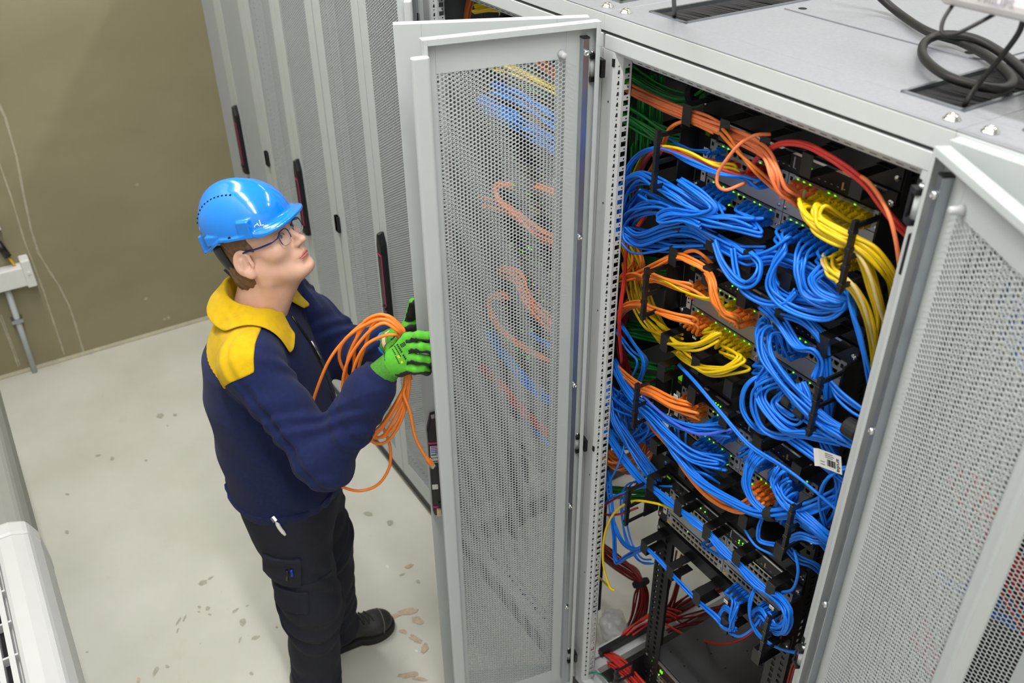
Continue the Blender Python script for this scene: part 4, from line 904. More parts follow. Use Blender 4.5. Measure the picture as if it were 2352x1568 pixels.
for i, (x0, ya, yb) in enumerate(((1470, 190, 350), (1500, 170, 330), (1455, 330, 520))):
    bundle('g', 10, [(x0, ya, .22), (x0-4, (ya+yb)/2, .22), (x0-10, yb, .22)], .036, ['first', 'second', 'third'][i]+' upright curtain at the back of the left gap', .0034, twist=.1, jit=.1)
bundle('g', 14, [(1420, 150, .17), (1500, 205, .20), (1570, 228, .22), (1620, 205, .24), (1640, 160, .26)], .024, 'in the dark sagging bunch under the roof', .0034, twist=.2)
bundle('g', 12, [(1410, 245, .17), (1470, 280, .20), (1530, 315, .22), (1590, 330, .25)], .024, 'in the dark bunch below the orange trunk', .0034, twist=.2)
bundle('t', 1, [(1320, 1560, .05), (1350, 1548, .02), (1375, 1546, .03), (1395, 1560, .08)], .002, 'thin earth lead at the foot of the open door', .0028)

# --- left neighbour rack, behind the doors
bundle('y', 7, [(1090, 22, .06), (1150, 15, .07), (1220, 22, .07), (1300, 40, .08), (1360, 60, .09)], .014, 'along the top of the neighbouring rack', .0036, twist=.4)
bundle('o', 6, [(1068, 70, .12), (1075, 20, .12), (1090, -30, .12)], .012, 'upright bundle at the top of the neighbouring rack', .0036, twist=.2)
bundle('y', 9, [(1130, 148, .07), (1190, 165, .07), (1250, 195, .07), (1310, 225, .09), (1350, 245, .1)], .02, 'upper row behind the perforated doors', .0036, twist=.4)
bundle('s', 6, [(1215, 130, .07), (1260, 160, .07), (1310, 205, .08), (1350, 230, .1)], .012, 'upper group behind the perforated doors', .0036, twist=.4)
bundle('b', 9, [(1130, 200, .07), (1190, 225, .06), (1250, 265, .06), (1310, 310, .07), (1350, 330, .1)], .022, 'first layer behind the perforated doors', .0032, twist=.4)
bundle('b', 10, [(1105, 235, .09), (1160, 262, .07), (1210, 290, .06), (1270, 328, .06), (1330, 370, .08)], .026, 'second layer behind the perforated doors', .0032, twist=.4)
bundle('s', 9, [(1110, 462, .08), (1165, 478, .06), (1215, 515, .06), (1270, 548, .06), (1330, 580, .08)], .016, 'middle layer behind the perforated doors', .0034, twist=.3)
bundle('s', 5, [(1180, 425, .09), (1140, 425, .06), (1145, 460, .05), (1190, 500, .05), (1240, 545, .06), (1310, 585, .08)], .010, 'loop in the middle behind the perforated doors', .0034, twist=.3)
bundle('s', 4, [(1230, 425, .08), (1270, 440, .07), (1320, 470, .08)], .012, 'short middle group behind the perforated doors', .0034, twist=.3)
bundle('s', 12, [(1150, 620, .08), (1190, 640, .06), (1215, 690, .055), (1260, 740, .06), (1310, 790, .08)], .022, 'fan in the lower middle behind the perforated doors', .0034, twist=.4)
bundle('s', 7, [(1170, 680, .08), (1125, 685, .06), (1130, 730, .05), (1170, 775, .05), (1230, 815, .06), (1280, 835, .08)], .012, 'lower loop behind the perforated doors', .0034, twist=.3)
bundle('b', 11, [(1120, 760, .09), (1150, 800, .07), (1190, 850, .06), (1240, 900, .06), (1300, 940, .08)], .022, 'third layer behind the perforated doors', .0032, twist=.4)
bundle('b', 6, [(1220, 765, .08), (1250, 790, .06), (1300, 820, .07)], .016, 'short layer beside the lower loop behind the doors', .0032, twist=.4)
bundle('r', 11, [(1105, 845, .08), (1150, 885, .06), (1200, 945, .055), (1250, 990, .06), (1310, 1035, .08)], .018, 'thick slanting bundle behind the perforated doors', .0034, twist=.3)
bundle('b', 5, [(1170, 920, .07), (1220, 975, .06), (1270, 1030, .06), (1300, 1080, .08)], .009, 'under the red bundle behind the perforated doors', .0032, twist=.3)
# --- right neighbour rack, behind the closed doors
def wb(key, n, pts, spread, what, r=.0036):
    R = random.Random(hash_(what)); P0_ = [np.array(p, float) for p in pts]
    for i in range(n):
        ph = R.random()*6.3; rad = spread*math.sqrt((i+.5)/n)
        P_ = [p+rad*np.array((math.cos(ph+.5*j), .6*math.sin(ph+.3*j), math.sin(ph+.5*j))) for j, p in enumerate(P0_)]
        cable(key, spline(P_, 6), r, '%s patch cable %s' % (CNAME[key], what), '%s cables %s' % (CNAME[key], what), None, 6)
wb('b', 9, [(.9, .1, 1.95), (1.05, .07, 1.85), (1.2, .07, 1.7), (1.4, .08, 1.62), (1.55, .1, 1.55)], .035, 'high behind the closed doors on the right')
wb('r', 7, [(.92, .1, 1.62), (1.08, .07, 1.50), (1.22, .07, 1.40), (1.42, .08, 1.30), (1.55, .1, 1.28)], .03, 'behind the closed doors on the right, middle run')
wb('y', 5, [(.92, .1, 1.88), (1.1, .07, 1.94), (1.3, .08, 1.9), (1.5, .1, 1.8)], .02, 'high behind the closed doors on the right')
wb('b', 8, [(.95, .1, 1.4), (1.1, .07, 1.45), (1.25, .06, 1.52), (1.45, .08, 1.5)], .03, 'behind the closed doors on the right, crossing run')
wb('r', 8, [(.95, .1, 1.25), (1.1, .07, 1.18), (1.25, .07, 1.15), (1.45, .08, 1.2)], .035, 'low behind the closed doors on the right')
lay_cables()
# straps, tags and label sleeves
def strap(px, py, Y, rad, w, dvec, label):
    c = at_y(px, py, Y); d = np.array(dvec, float); d /= np.linalg.norm(d)
    o = MB().tube([-d*w/2, d*w/2], rad, 16).build('cable_strap', M_RUB, loc=tuple(c), smooth=False, bevel=.002); tag(o, label, 'strap')
def gdir(a, b, Y): return at_y(b[0], b[1], Y)-at_y(a[0], a[1], Y)
strap(1770, 1180, .055, .016, .022, gdir((1740, 1175), (1800, 1178), .055), 'black fabric strap round the sweeping blue bundle')
strap(1812, 920, .058, .014, .02, gdir((1790, 905), (1840, 945), .058), 'black fabric strap on the blue strands in front of the second switch')
strap(1842, 945, .055, .015, .022, gdir((1820, 925), (1870, 965), .055), 'black fabric strap left of the second right guide')
strap(1958, 985, .055, .018, .03, gdir((1930, 970), (1990, 1010), .055), 'black fabric strap touching the folded-back door')
strap(1472, 1338, .33, .030, .016, gdir((1452, 1312), (1476, 1375), .33), 'black strap round the dark red trunk')
strap(1598, 215, .23, .026, .02, (1, 0, .3), 'black strap on the dark green bunch under the roof')
c = at_y(1908, 1060, .05)
t = thing('paper_tag', 'white printed paper tag hanging at the right of the rack', 'tag', tuple(c))
ca, sa = math.cos(-.35), math.sin(-.35)
M4 = Matrix.Rotation(-.30, 4, 'Y')
b = MB(); b.box((-.028, -.0006, -.019), (.026, 0, .019)); b.prism([(-.028, -.0006), (-.028, 0), (-.036, -.004), (-.036, -.005)], 'z', -.019, .019)
for k in range(9): b.box((-.008+.0022*k, -.0009, -.011), (-.0068+.0022*k+.0004*(k % 3), -.0006, .003), 1)
for k in range(3): b.box((-.012, -.0009, .006+.004*k), (.006+.003*(k % 2), -.0006, .0072+.004*k), 1)
for k in range(2): b.box((-.024, -.0009, -.012+.006*k), (-.014, -.0006, -.0108+.006*k), 1)
o = b.xf(M4).build('paper', [M_LABEL, M_INK], t)
text_mesh('aruba', .0125, M_INK, t, M4 @ Matrix.Translation((.0185, -.001, -.002)) @ Matrix.Rotation(PI/2, 4, 'X') @ Matrix.Rotation(-PI/2, 4, 'Z'))
for (px, py, Y, lab) in ((1667, 1381, .062, 'small grey printed sleeve tag over the dark cover'), (1772, 1395, .05, 'small white printed sleeve tag in the tight blue coil'), (1552, 910, .06, 'small white flag tag on the thick orange curve'), (1595, 775, .055, 'black printed sleeve on a yellow strand of the second switch')):
    c = at_y(px, py, Y); b = MB().box((-.0065, -.0006, -.0045), (.0065, .0006, .0045))
    for k in range(4): b.box((-.005+.003*k, -.0008, -.003), (-.0040+.003*k, -.0006, .003-.002*(k % 2)), 1)
    o = b.build('cable_tag', [M_BLACKP if 'black' in lab else M_LABEL, M_INK if 'black' not in lab else M_LABEL], loc=tuple(c)); tag(o, lab, 'tag')
# ------------------------------------------------------------------ soft shapes: distance fields meshed with surface nets
F32 = np.float32
def V(*a): return np.array(a, F32)
def f_seg(P, a, b, ra, rb=None):
    a = np.array(a, F32); b = np.array(b, F32); rb = ra if rb is None else rb
    ab = b-a; t = np.clip(((P-a) @ ab)/max(float(ab @ ab), 1e-9), 0, 1).astype(F32)
    return np.linalg.norm(P-a-t[:, None]*ab, axis=1)-(ra+(rb-ra)*t)
def f_ell(P, c, r, Rm=None):
    q = P-np.array(c, F32)
    if Rm is not None: q = q @ np.array(Rm, F32)
    r = np.array(r, F32); k0 = np.linalg.norm(q/r, axis=1); k1 = np.linalg.norm(q/(r*r), axis=1)+1e-9
    return k0*(k0-1)/k1
def f_box(P, c, h, Rm=None, rd=0.):
    q = P-np.array(c, F32)
    if Rm is not None: q = q @ np.array(Rm, F32)
    q = np.abs(q)-(np.array(h, F32)-rd)
    return np.linalg.norm(np.maximum(q, 0), axis=1)+np.minimum(q.max(1), 0)-rd
def su(a, b, k):
    h = np.clip(.5+.5*(b-a)/k, 0, 1); return b+(a-b)*h-k*h*(1-h)
def ss(a, b, k):   # a minus b, smooth
    return -su(-a, b, k)
def f_col(P, zs, cx, cy, rx, ry, yaw=0.):
    """a column of ellipses along z"""
    z = P[:, 2]; X = P[:, 0]-np.interp(z, zs, cx).astype(F32); Y = P[:, 1]-np.interp(z, zs, cy).astype(F32)
    if yaw: c, s = math.cos(yaw), math.sin(yaw); X, Y = c*X+s*Y, -s*X+c*Y
    a = np.interp(z, zs, rx).astype(F32); b = np.interp(z, zs, ry).astype(F32)
    k = np.sqrt((X/a)**2+(Y/b)**2); k1 = np.sqrt((X/a**2)**2+(Y/b**2)**2)+1e-6
    d = k*(k-1)/k1
    return np.maximum(d, np.maximum(z-zs[-1], zs[0]-z))
def nets(f, lo, hi, h):
    lo = np.array(lo, F32); n = np.ceil((np.array(hi)-lo)/h).astype(int)+1
    ax = [lo[i]+h*np.arange(n[i], dtype=F32) for i in range(3)]
    val = np.empty(n, F32)
    step = max(1, int(700000/(n[1]*n[2])))
    for i in range(0, n[0], step):
        g = np.stack(np.meshgrid(ax[0][i:i+step], ax[1], ax[2], indexing='ij'), -1).reshape(-1, 3)
        val[i:i+step] = f(g).reshape(-1, n[1], n[2])
    ins = val < 0
    c = [ins[dx:n[0]-1+dx, dy:n[1]-1+dy, dz:n[2]-1+dz] for dx in (0, 1) for dy in (0, 1) for dz in (0, 1)]
    sm = sum(x.astype(np.int8) for x in c); act = (sm > 0) & (sm < 8)
    ids = -np.ones(act.shape, np.int64); I = np.argwhere(act); ids[act] = np.arange(len(I))
    acc = np.zeros((len(I), 3), F32); cnt = np.zeros(len(I), F32)
    corners = [(0, 0, 0), (1, 0, 0), (0, 1, 0), (1, 1, 0), (0, 0, 1), (1, 0, 1), (0, 1, 1), (1, 1, 1)]
    for a in range(8):
        for b in range(a+1, 8):
            A, B = np.array(corners[a]), np.array(corners[b])
            if np.abs(A-B).sum() != 1: continue
            va = val[tuple((I+A).T)]; vb = val[tuple((I+B).T)]; m = (va < 0) != (vb < 0)
            t = np.where(m, va/(va-vb+1e-12), 0); acc += np.where(m[:, None], A+t[:, None]*(B-A), 0); cnt += m
    Vt = lo+h*(I+acc/cnt[:, None])
    F = []
    for axis in range(3):
        o = [i for i in range(3) if i != axis]
        sl0 = [slice(None)]*3; sl1 = [slice(None)]*3; sl0[axis] = slice(0, n[axis]-1); sl1[axis] = slice(1, n[axis])
        a = ins[tuple(sl0)]; b = ins[tuple(sl1)]; E = np.argwhere(a != b)
        ok = (E[:, o[0]] > 0) & (E[:, o[1]] > 0) & (E[:, o[0]] < n[o[0]]-1) & (E[:, o[1]] < n[o[1]]-1); E = E[ok]
        q = []
        for (d0, d1) in ((-1, -1), (0, -1), (0, 0), (-1, 0)):
            k = E.copy(); k[:, o[0]] += d0; k[:, o[1]] += d1; q.append(ids[tuple(k.T)])
        q = np.stack(q, 1); flip = a[tuple(E.T)]
        if axis == 1: flip = ~flip
        q[~flip] = q[~flip][:, ::-1]; F.append(q)
    F = np.concatenate(F); F = F[(F >= 0).all(1)]
    return Vt, F
def soft(name, f, lo, hi, h, m, parent=None, M4=None):
    v, F = nets(f, lo, hi, h)
    me = bpy.data.meshes.new(name); me.vertices.add(len(v)); me.vertices.foreach_set('co', v.reshape(-1).astype(np.float32))
    me.loops.add(len(F)*4); me.loops.foreach_set('vertex_index', F.reshape(-1).astype(np.int32)); me.polygons.add(len(F)); me.polygons.foreach_set('loop_start', np.arange(len(F), dtype=np.int32)*4)
    me.polygons.foreach_set('use_smooth', [True]*len(F)); me.update(calc_edges=True); me.materials.append(m)
    o = put(name, me, parent)
    if M4 is not None: o.matrix_local = M4
    return o
def unit(v): v = np.array(v, float); return v/np.linalg.norm(v)

# ------------------------------------------------------------------ the technician
# own frame: x to the picture's right along the aisle, y away from the camera, z up
P0 = np.array((-.5, -.62, 0.)); ER = unit((.24, .97, 0)); EL = np.array((-ER[1], ER[0], 0.))
MAN = Matrix(((ER[0], EL[0], 0, P0[0]), (ER[1], EL[1], 0, P0[1]), (0, 0, 1, 0), (0, 0, 0, 1)))
def on_t(px, py, s):
    """photo point in the figure's frame on the upright plane y = s"""
    d = ray(px, py); k = (s-(CAM_C-P0) @ EL)/(d @ EL); q = CAM_C+k*d-P0
    return np.array((q @ ER, s, q[2]))
def ik(a, b, l1, l2, pole):
    a, b = np.array(a, float), np.array(b, float); d = b-a; L = min(np.linalg.norm(d), l1+l2-1e-3); u = d/np.linalg.norm(d)
    x = (l1*l1-l2*l2+L*L)/(2*L); hh = math.sqrt(max(l1*l1-x*x, 0)); p = np.array(pole, float); p -= u*(p @ u); p /= np.linalg.norm(p)
    return a+u*x+p*hh
BY = -math.radians(15)                       # body turned towards the camera side
FWD = np.array((math.cos(BY), math.sin(BY), 0)); LFT = np.array((-math.sin(BY), math.cos(BY), 0))
SH_R = np.array((-.085, -.182, 1.425)); SH_L = np.array((.015, .180, 1.425))
WR_R = on_t(877, 852, -.315)
EL_R = ik(SH_R, WR_R, .285, .265, (-.1, -.45, -1.))
WR_L = on_t(896, 787, -.10)
EL_L = ik(SH_L, WR_L, .285, .265, (.15, .45, -1.))
M_SKIN = mat('skin', (226, 180, 158), .45, var=.05, scale=45, bump=.12, bscale=700)
nt_ = M_SKIN.node_tree; nt_.nodes['Principled BSDF'].inputs['Subsurface Weight'].default_value = .12; nt_.nodes['Principled BSDF'].inputs['Subsurface Radius'].default_value = (.9, .35, .2); nt_.nodes['Principled BSDF'].inputs['Subsurface Scale'].default_value = .012
M_LIP = mat('lip', (196, 118, 108), .4, var=.05)
M_HAIR = mat('brown_hair', (112, 84, 58), .5, var=.25, scale=160, bump=.25, bscale=300)
M_NAVY = mat('navy_fleece', (20, 30, 72), .85, var=.16, scale=90, bump=.35, bscale=900, sheen=.05, spec=.2)
M_MUST = mat('mustard_fleece', (206, 168, 8), .85, var=.07, scale=60, bump=.35, bscale=900, sheen=.05, spec=.2)
M_TROU = mat('dark_navy_trousers', (20, 22, 40), .8, var=.14, scale=60, bump=.3, bscale=1200)
M_BOOT = mat('worn_black_leather', (44, 44, 45), .5, var=.3, scale=30, bump=.4, bscale=160)
M_SOLE = mat('boot_sole', (34, 33, 32), .8, var=.1)
M_HELM = mat('blue_helmet', (10, 132, 236), .16, var=.02, spec=.6, coat=.4)
M_GLOVE = mat('green_glove_knit', (84, 178, 44), .8, var=.06, scale=150, bump=.3, bscale=1500)
M_CUFF = mat('green_glove_cuff', (74, 140, 44), .9, var=.2, scale=260, bump=.6, bscale=1100)
M_GRIP = mat('black_nitrile', (27, 28, 30), .6, var=.25, scale=140, bump=.6, bscale=700)

# head frame: origin between the ears
HS = .955
hy, hp = -math.radians(33), math.radians(26)
HX_ = np.array((math.cos(hp)*math.cos(hy), math.cos(hp)*math.sin(hy), math.sin(hp))); HY_ = unit(np.cross((0, 0, 1), HX_)); HZ_ = np.cross(HX_, HY_)
HC = on_t(568, 606, -.064)-HS*(-.006*HX_-.080*HY_-.006*HZ_)
HEAD = Matrix(((HX_[0], HY_[0], HZ_[0], HC[0]), (HX_[1], HY_[1], HZ_[1], HC[1]), (HX_[2], HY_[2], HZ_[2], HC[2]), (0, 0, 0, 1))) @ Matrix.Diagonal((HS, HS, HS, 1))
HR = np.array((HX_, HY_, HZ_), F32)          # rows: world (figure frame) -> head frame
def poly_f(m, pts, rr):
    d = None
    for a, b, r0, r1 in zip(pts[:-1], pts[1:], rr[:-1], rr[1:]):
        e = f_seg(m, a, b, r0, r1); d = e if d is None else np.minimum(d, e)
    return d
def head_f(q, crease=True):
    y = np.abs(q[:, 1]); m = np.stack((q[:, 0], y, q[:, 2]), 1)
    d = f_ell(q, (-.008, 0, .050), (.099, .077, .089))
    d = su(d, f_ell(q, (.040, 0, .022), (.056, .066, .072)), .03)
    d = su(d, f_ell(q, (.042, 0, -.040), (.050, .054, .062)), .03)                 # lower face
    d = su(d, f_seg(m, (.000, .056, -.042), (.072, .020, -.086), .017, .018), .028)  # jaw line
    d = su(d, f_ell(q, (.083, 0, -.088), (.019, .023, .017)), .018)                 # chin
    d = su(d, f_ell(m, (.060, .045, -.012), (.027, .024, .022)), .022)              # cheek bone
    d = su(d, f_seg(m, (.088, .012, .034), (.074, .048, .034), .010, .009), .014)    # brow
    d = ss(d, f_ell(m, (.099, .031, .016), (.020, .017, .0115)), .014)               # eye socket
    d = su(d, f_ell(m, (.0755, .031, .0155), (.0150, .0165, .0135)), .004)           # lids over the ball
    d = su(d, f_seg(q, (.091, 0, .024), (.113, 0, -.013), .0068, .0082), .012)        # nose bridge
    d = su(d, f_ell(q, (.1165, 0, -.0185), (.0110, .0096, .0086)), .010)             # tip
    d = su(d, f_ell(m, (.1015, .0110, -.0225), (.0115, .0066, .0070)), .009)         # wings
    d = ss(d, f_ell(m, (.1085, .0065, -.0300), (.0050, .0034, .0040)), .003)         # nostril
    d = su(d, f_ell(q, (.088, 0, -.050), (.0150, .026, .018)), .014)                  # mouth mound
    d = ss(d, f_seg(q, (.1020, 0, -.033), (.1030, 0, -.042), .0022), .004)            # philtrum
    if crease: d = ss(d, poly_f(m, MOUTH, [.0017, .0016, .0015, .0012, .0009]), .0025)
    d = ss(d, f_ell(q, (.1005, 0, -.0735), (.0080, .016, .0055)), .010)
    return d
def surf_x(y, z):
    x = .13
    for _ in range(60):
        e = float(head_f(np.array([[x, y, z]], F32), False)[0])
        if e < .0001: break
        x -= e*.7
    return x
MOUTH = [(surf_x(y, z), y, z) for y, z in ((0, -.0545), (.008, -.0550), (.016, -.0558), (.022, -.0562), (.0275, -.0558))]
UPLIP = [(surf_x(y, z)-.0012, y, z) for y, z in ((0, -.0512), (.0045, -.0505), (.011, -.0520), (.018, -.0545), (.0235, -.0560))]
LOLIP = [(surf_x(y, z)-.0016, y, z) for y, z in ((0, -.0590), (.008, -.0588), (.015, -.0580), (.020, -.0570), (.0235, -.0563))]
def ear_f(q):
    m = np.stack((q[:, 0]+.006, np.abs(q[:, 1])-.0785, q[:, 2]+.006), 1)/1.16
    a = .20; c, s = math.cos(a), math.sin(a)
    m = np.stack((c*m[:, 0]-s*m[:, 2], m[:, 1]-.42*(-m[:, 0]), s*m[:, 0]+c*m[:, 2]), 1)
    d = f_ell(m, (-.006, .004, .004), (.0185, .0062, .030))
    d = su(d, f_ell(m, (.002, .0035, -.024), (.0085, .0055, .0100)), .008)
    d = ss(d, f_ell(m, (-.0035, .0108, .006), (.0130, .0078, .0210)), .0025)
    d = su(d, f_seg(m, (-.007, .006, .012), (-.010, .006, -.010), .0026), .006)
    d = su(d, f_ell(m, (.0095, .0045, -.004), (.0040, .0035, .0065)), .004)
    d = ss(d, f_ell(m, (.0035, .0075, -.005), (.0055, .0075, .0085)), .003)
    return d
NB = HC-.058*HZ_-.012*HX_
def body_f(P):
    q = (((P-HC.astype(F32)) @ HR.T)/HS).astype(F32)
    d = su(head_f(q), ear_f(q), .006)*HS
    nk = f_seg(P, NB+.02*HZ_, (-.050, 0, 1.45), .056, .063)
    nk = su(nk, f_seg(P, HC+.03*HX_-.085*HZ_, (-.020, -.01, 1.455), .030, .030), .04)
    nk = su(nk, f_seg(P, NB+np.array((-.015, -.048, -.01)), (.0, -.030, 1.44), .016, .012), .02)
    d = su(d, nk, .030)
    t = f_col(P, [.86, .95, 1.1, 1.25, 1.38, 1.46], [-.05]*6, [0]*6, [.095, .10, .095, .11, .09, .05], [.15, .15, .13, .15, .16, .07], BY)
    d = su(d, t, .03)
    for S, E, W in ((SH_R, EL_R, WR_R), (SH_L, EL_L, WR_L)):
        d = su(d, su(f_seg(P, S, E, .044, .036), f_seg(P, E, W, .036, .026), .02), .03)
    for H_, K, A in LEGS: d = su(d, su(f_seg(P, H_, K, .075, .050), f_seg(P, K, A, .048, .034), .02), .03)
    return d
LEGS = (((-.070, -.085, .90), (-.050, -.105, .50), (-.082, -.110, .10)), ((-.005, .085, .90), (.025, .105, .52), (.018, .125, .10)))
def body_low(P): return body_f(P)
def body_mix(): pass
person = soft('person', body_f, (-.26, -.42, .06), (.34, .30, 1.80), .0055, M_SKIN)
# finer head and neck replace the coarse ones: one surface, two resolutions
bpy.data.objects.remove(person)
def two_res():
    v1, f1 = nets(body_f, (-.26, -.42, .06), (.34, .30, 1.478), .0065)
    v2, f2 = nets(body_f, (-.19, -.14, 1.465), (.17, .14, 1.80), .0019)
    me = bpy.data.meshes.new('person'); v = np.concatenate((v1, v2)); f = np.concatenate((f1, f2+len(v1)))
    me.from_pydata(v.tolist(), [], f.tolist()); me.polygons.foreach_set('use_smooth', [True]*len(f)); me.materials.append(M_SKIN)
    return me
person = put('person', two_res()); person.matrix_world = MAN
tag(person, 'person in a blue hard hat and navy and mustard jacket holding a coiled orange cable', 'person')

# eyes, brows, lips
for s in (1, -1):
    b = MB(); b.lathe((0, 0, 0), [(.0005, .0119)]+[(.0118*math.sin(a), .0118*math.cos(a)) for a in np.linspace(.12, 1.7, 10)], 20, 'x')
    e = b.build('eye', mat('eye_white', (226, 218, 210), .25, var=0), person, smooth=True)
    e.matrix_local = HEAD @ Matrix.Translation((.0785, s*.031, .0150)) @ Matrix.Rotation(s*.08, 4, 'Z')
    MB().lathe((0, 0, 0), [(.0056, .0107), (.0054, .0114), (.0005, .0122)], 18, 'x').build('iris', mat('iris', (70, 84, 92), .2, var=.2, scale=400), e, smooth=True)
    MB().lathe((0, 0, 0), [(.0024, .0119), (.0022, .0122), (.0003, .0124)], 14, 'x').build('pupil', M_HOLE, e, smooth=True)
    br = spline([(.0985, s*.010, .0375), (.0960, s*.022, .0425), (.0890, s*.036, .0435), (.0780, s*.049, .0385)], 8)
    v, f = tube_mesh(br, np.interp(np.linspace(0, 1, len(br)), [0, .4, 1], [.0028, .0030, .0010]), 8); o = arr('eyebrow', v, f, M_HAIR, person); o.matrix_local = HEAD
    lid = spline([(.0905, s*.0165, .0135), (.0925, s*.0240, .0205), (.0920, s*.0320, .0220), (.0865, s*.0410, .0185), (.0810, s*.0450, .0135)], 8)
    v, f = tube_mesh(lid, .0011, 6); o = arr('upper_lash', v, f, mat('lash', (90, 62, 48), .6, var=.1), person); o.matrix_local = HEAD
def lips(q):
    m = np.stack((q[:, 0], np.abs(q[:, 1]), q[:, 2]), 1)
    d = np.minimum(poly_f(m, UPLIP, [.0030, .0032, .0028, .0020, .0010]), poly_f(m, LOLIP, [.0040, .0038, .0030, .0020, .0010]))
    return ss(d, poly_f(m, MOUTH, [.0010, .0010, .0009, .0008, .0006]), .0012)
soft('lips', lips, (.075, -.03, -.075), (.112, .03, -.04), .0011, M_LIP, person, HEAD)

# hair below the hat: back and sides, a strand over the ear
def hair_f(q):
    y = np.abs(q[:, 1]); m = np.stack((q[:, 0], y, q[:, 2]), 1)
    d = f_ell(q, (-.012, 0, .048), (.105, .0815, .095))
    d = su(d, f_ell(m, (-.048, .030, -.030), (.050, .052, .055)), .03)
    d = su(d, f_ell(m, (-.060, .018, -.062), (.034, .042, .036)), .03)
    d = su(d, f_seg(m, (.020, .0765, .030), (.019, .0755, -.018), .0060, .0025), .010)
    fr = .045-.55*np.clip(q[:, 2]+.0, -.2, .0)*0
    d = np.maximum(d, q[:, 0]-(.036+.30*(q[:, 2]-.02)))
    d = ss(d, f_ell(m, (.004, .086, -.004), (.024, .022, .030)), .008)                # free of the ear
    d = d+.0011*np.sin(260*q[:, 1]+40*q[:, 2])*np.sin(120*q[:, 0]+210*q[:, 1])+.0012*np.sin(330*q[:, 0]+90*q[:, 2])
    return np.maximum(d, q[:, 2]-.10)
soft('hair', hair_f, (-.14, -.11, -.115), (.08, .11, .105), .0026, M_HAIR, person, HEAD)

# hard hat
hx, hpit = HX_, math.radians(7)
HATM = Matrix.Translation((-.034, .010, 1.716)) @ Matrix.Rotation(-math.radians(29), 4, 'Z') @ Matrix.Rotation(-math.radians(10), 4, 'Y') @ Matrix.Diagonal((.83, .835, .83, 1))
print('HC', HC)
def rim(q): return -.022+.10*np.clip(q[:, 0], -.2, .2)*0
def hat_f(q):
    d = f_ell(q, (0, 0, .0), (.138, .112, .118))
    d = su(d, f_ell(q, (-.008, 0, .016), (.124, .050, .108)), .016)               # raised crown band
    low = -.012-.62*np.clip(-q[:, 0]-.030, 0, 1)+.06*np.clip(q[:, 0], 0, 1)            # lower edge drops towards the back
    d = np.maximum(d, low-q[:, 2])
    m = np.stack((q[:, 0], np.abs(q[:, 1]), q[:, 2]), 1)
    # rim lip following the lower edge
    rr = np.abs(q[:, 2]-low-.002)-.0045; rad = np.sqrt((q[:, 0]/.146)**2+(q[:, 1]/.119)**2); lip = np.maximum(rr, (rad-1)*.12); lip = np.maximum(lip, .70*.12*(.93-rad)/.12*.12)
    d = su(d, lip, .007)
    # peak
    zc = .004+.06*(q[:, 0]-.10)-1.5*q[:, 1]**2
    rp = np.sqrt(((q[:, 0]-.085)/.088)**2+(q[:, 1]/.100)**2)
    pk = np.maximum(np.maximum(np.abs(q[:, 2]-zc)-.0046, (rp-1)*.095), .075-q[:, 0])
    d = su(d, pk, .016)
    # side blocks and rear block
    d = su(d, f_box(m, (.052, .098, .012), (.019, .014, .026), None, .004), .005)
    d = su(d, f_box(m, (-.056, .101, -.012), (.022, .0085, .014), None, .003), .003)
    d = su(d, f_box(m, (-.116, .045, -.042), (.018, .012, .026), None, .004), .006)
    # hollow
    d = np.maximum(d, -f_ell(q, (0, 0, -.012), (.131, .105, .108)))
    return d
hat = soft('hard_hat', hat_f, (-.16, -.135, -.10), (.19, .135, .135), .0021, M_HELM, person, HATM)
b = MB()
def on_hat(p, d):
    p = np.array(p, float); d = unit(d)
    for _ in range(40):
        e = float(hat_f(p[None].astype(F32))[0])
        if e < .0004: break
        p = p+d*e*.8
    return p
for sgn in (1, -1):
    b = MB()
    for k in range(13):
        a = math.radians(166-7.2*k); p = on_hat((.22*math.cos(a), sgn*.058, .22*math.sin(a)), (-math.cos(a), 0, -math.sin(a)))
        n_ = np.array((math.cos(a), 0, math.sin(a))); tq = np.array((-math.sin(a), 0, math.cos(a))); w_ = np.array((0, 1., 0))
        b.add([p+n_*.0012+tq*i*.0024+w_*j*.0026 for i, j in ((-1, -1), (1, -1), (1, 1), (-1, 1))]+[p-n_*.004+tq*i*.0024+w_*j*.0026 for i, j in ((-1, -1), (1, -1), (1, 1), (-1, 1))], [(0, 1, 2, 3), (0, 4, 5, 1), (1, 5, 6, 2), (2, 6, 7, 3), (3, 7, 4, 0)])
    for x, z in ((.004, -.004), (-.092, -.036)):
        p = on_hat((x, sgn*.2, z), (0, -sgn, 0)); b.cyl(tuple(p-np.array((0, sgn*.003, 0))), tuple(p+np.array((0, sgn*.0008, 0))), .0042, 12)
    b.build('vent_hole', M_HOLE, hat)
pl = on_hat((.088, -.25, .022), (0, 1, -.02)); nl = unit(np.array((.35, -.85, .38))); ul = unit(np.array((0, 0, 1.))-nl*nl[2]); rl = np.cross(ul, nl)
text_mesh('AL', .024, M_LABEL, hat, Matrix(((rl[0], ul[0], nl[0], pl[0]+nl[0]*.001), (rl[1], ul[1], nl[1], pl[1]+nl[1]*.001), (rl[2], ul[2], nl[2], pl[2]+nl[2]*.001), (0, 0, 0, 1))), 'worn_lettering')
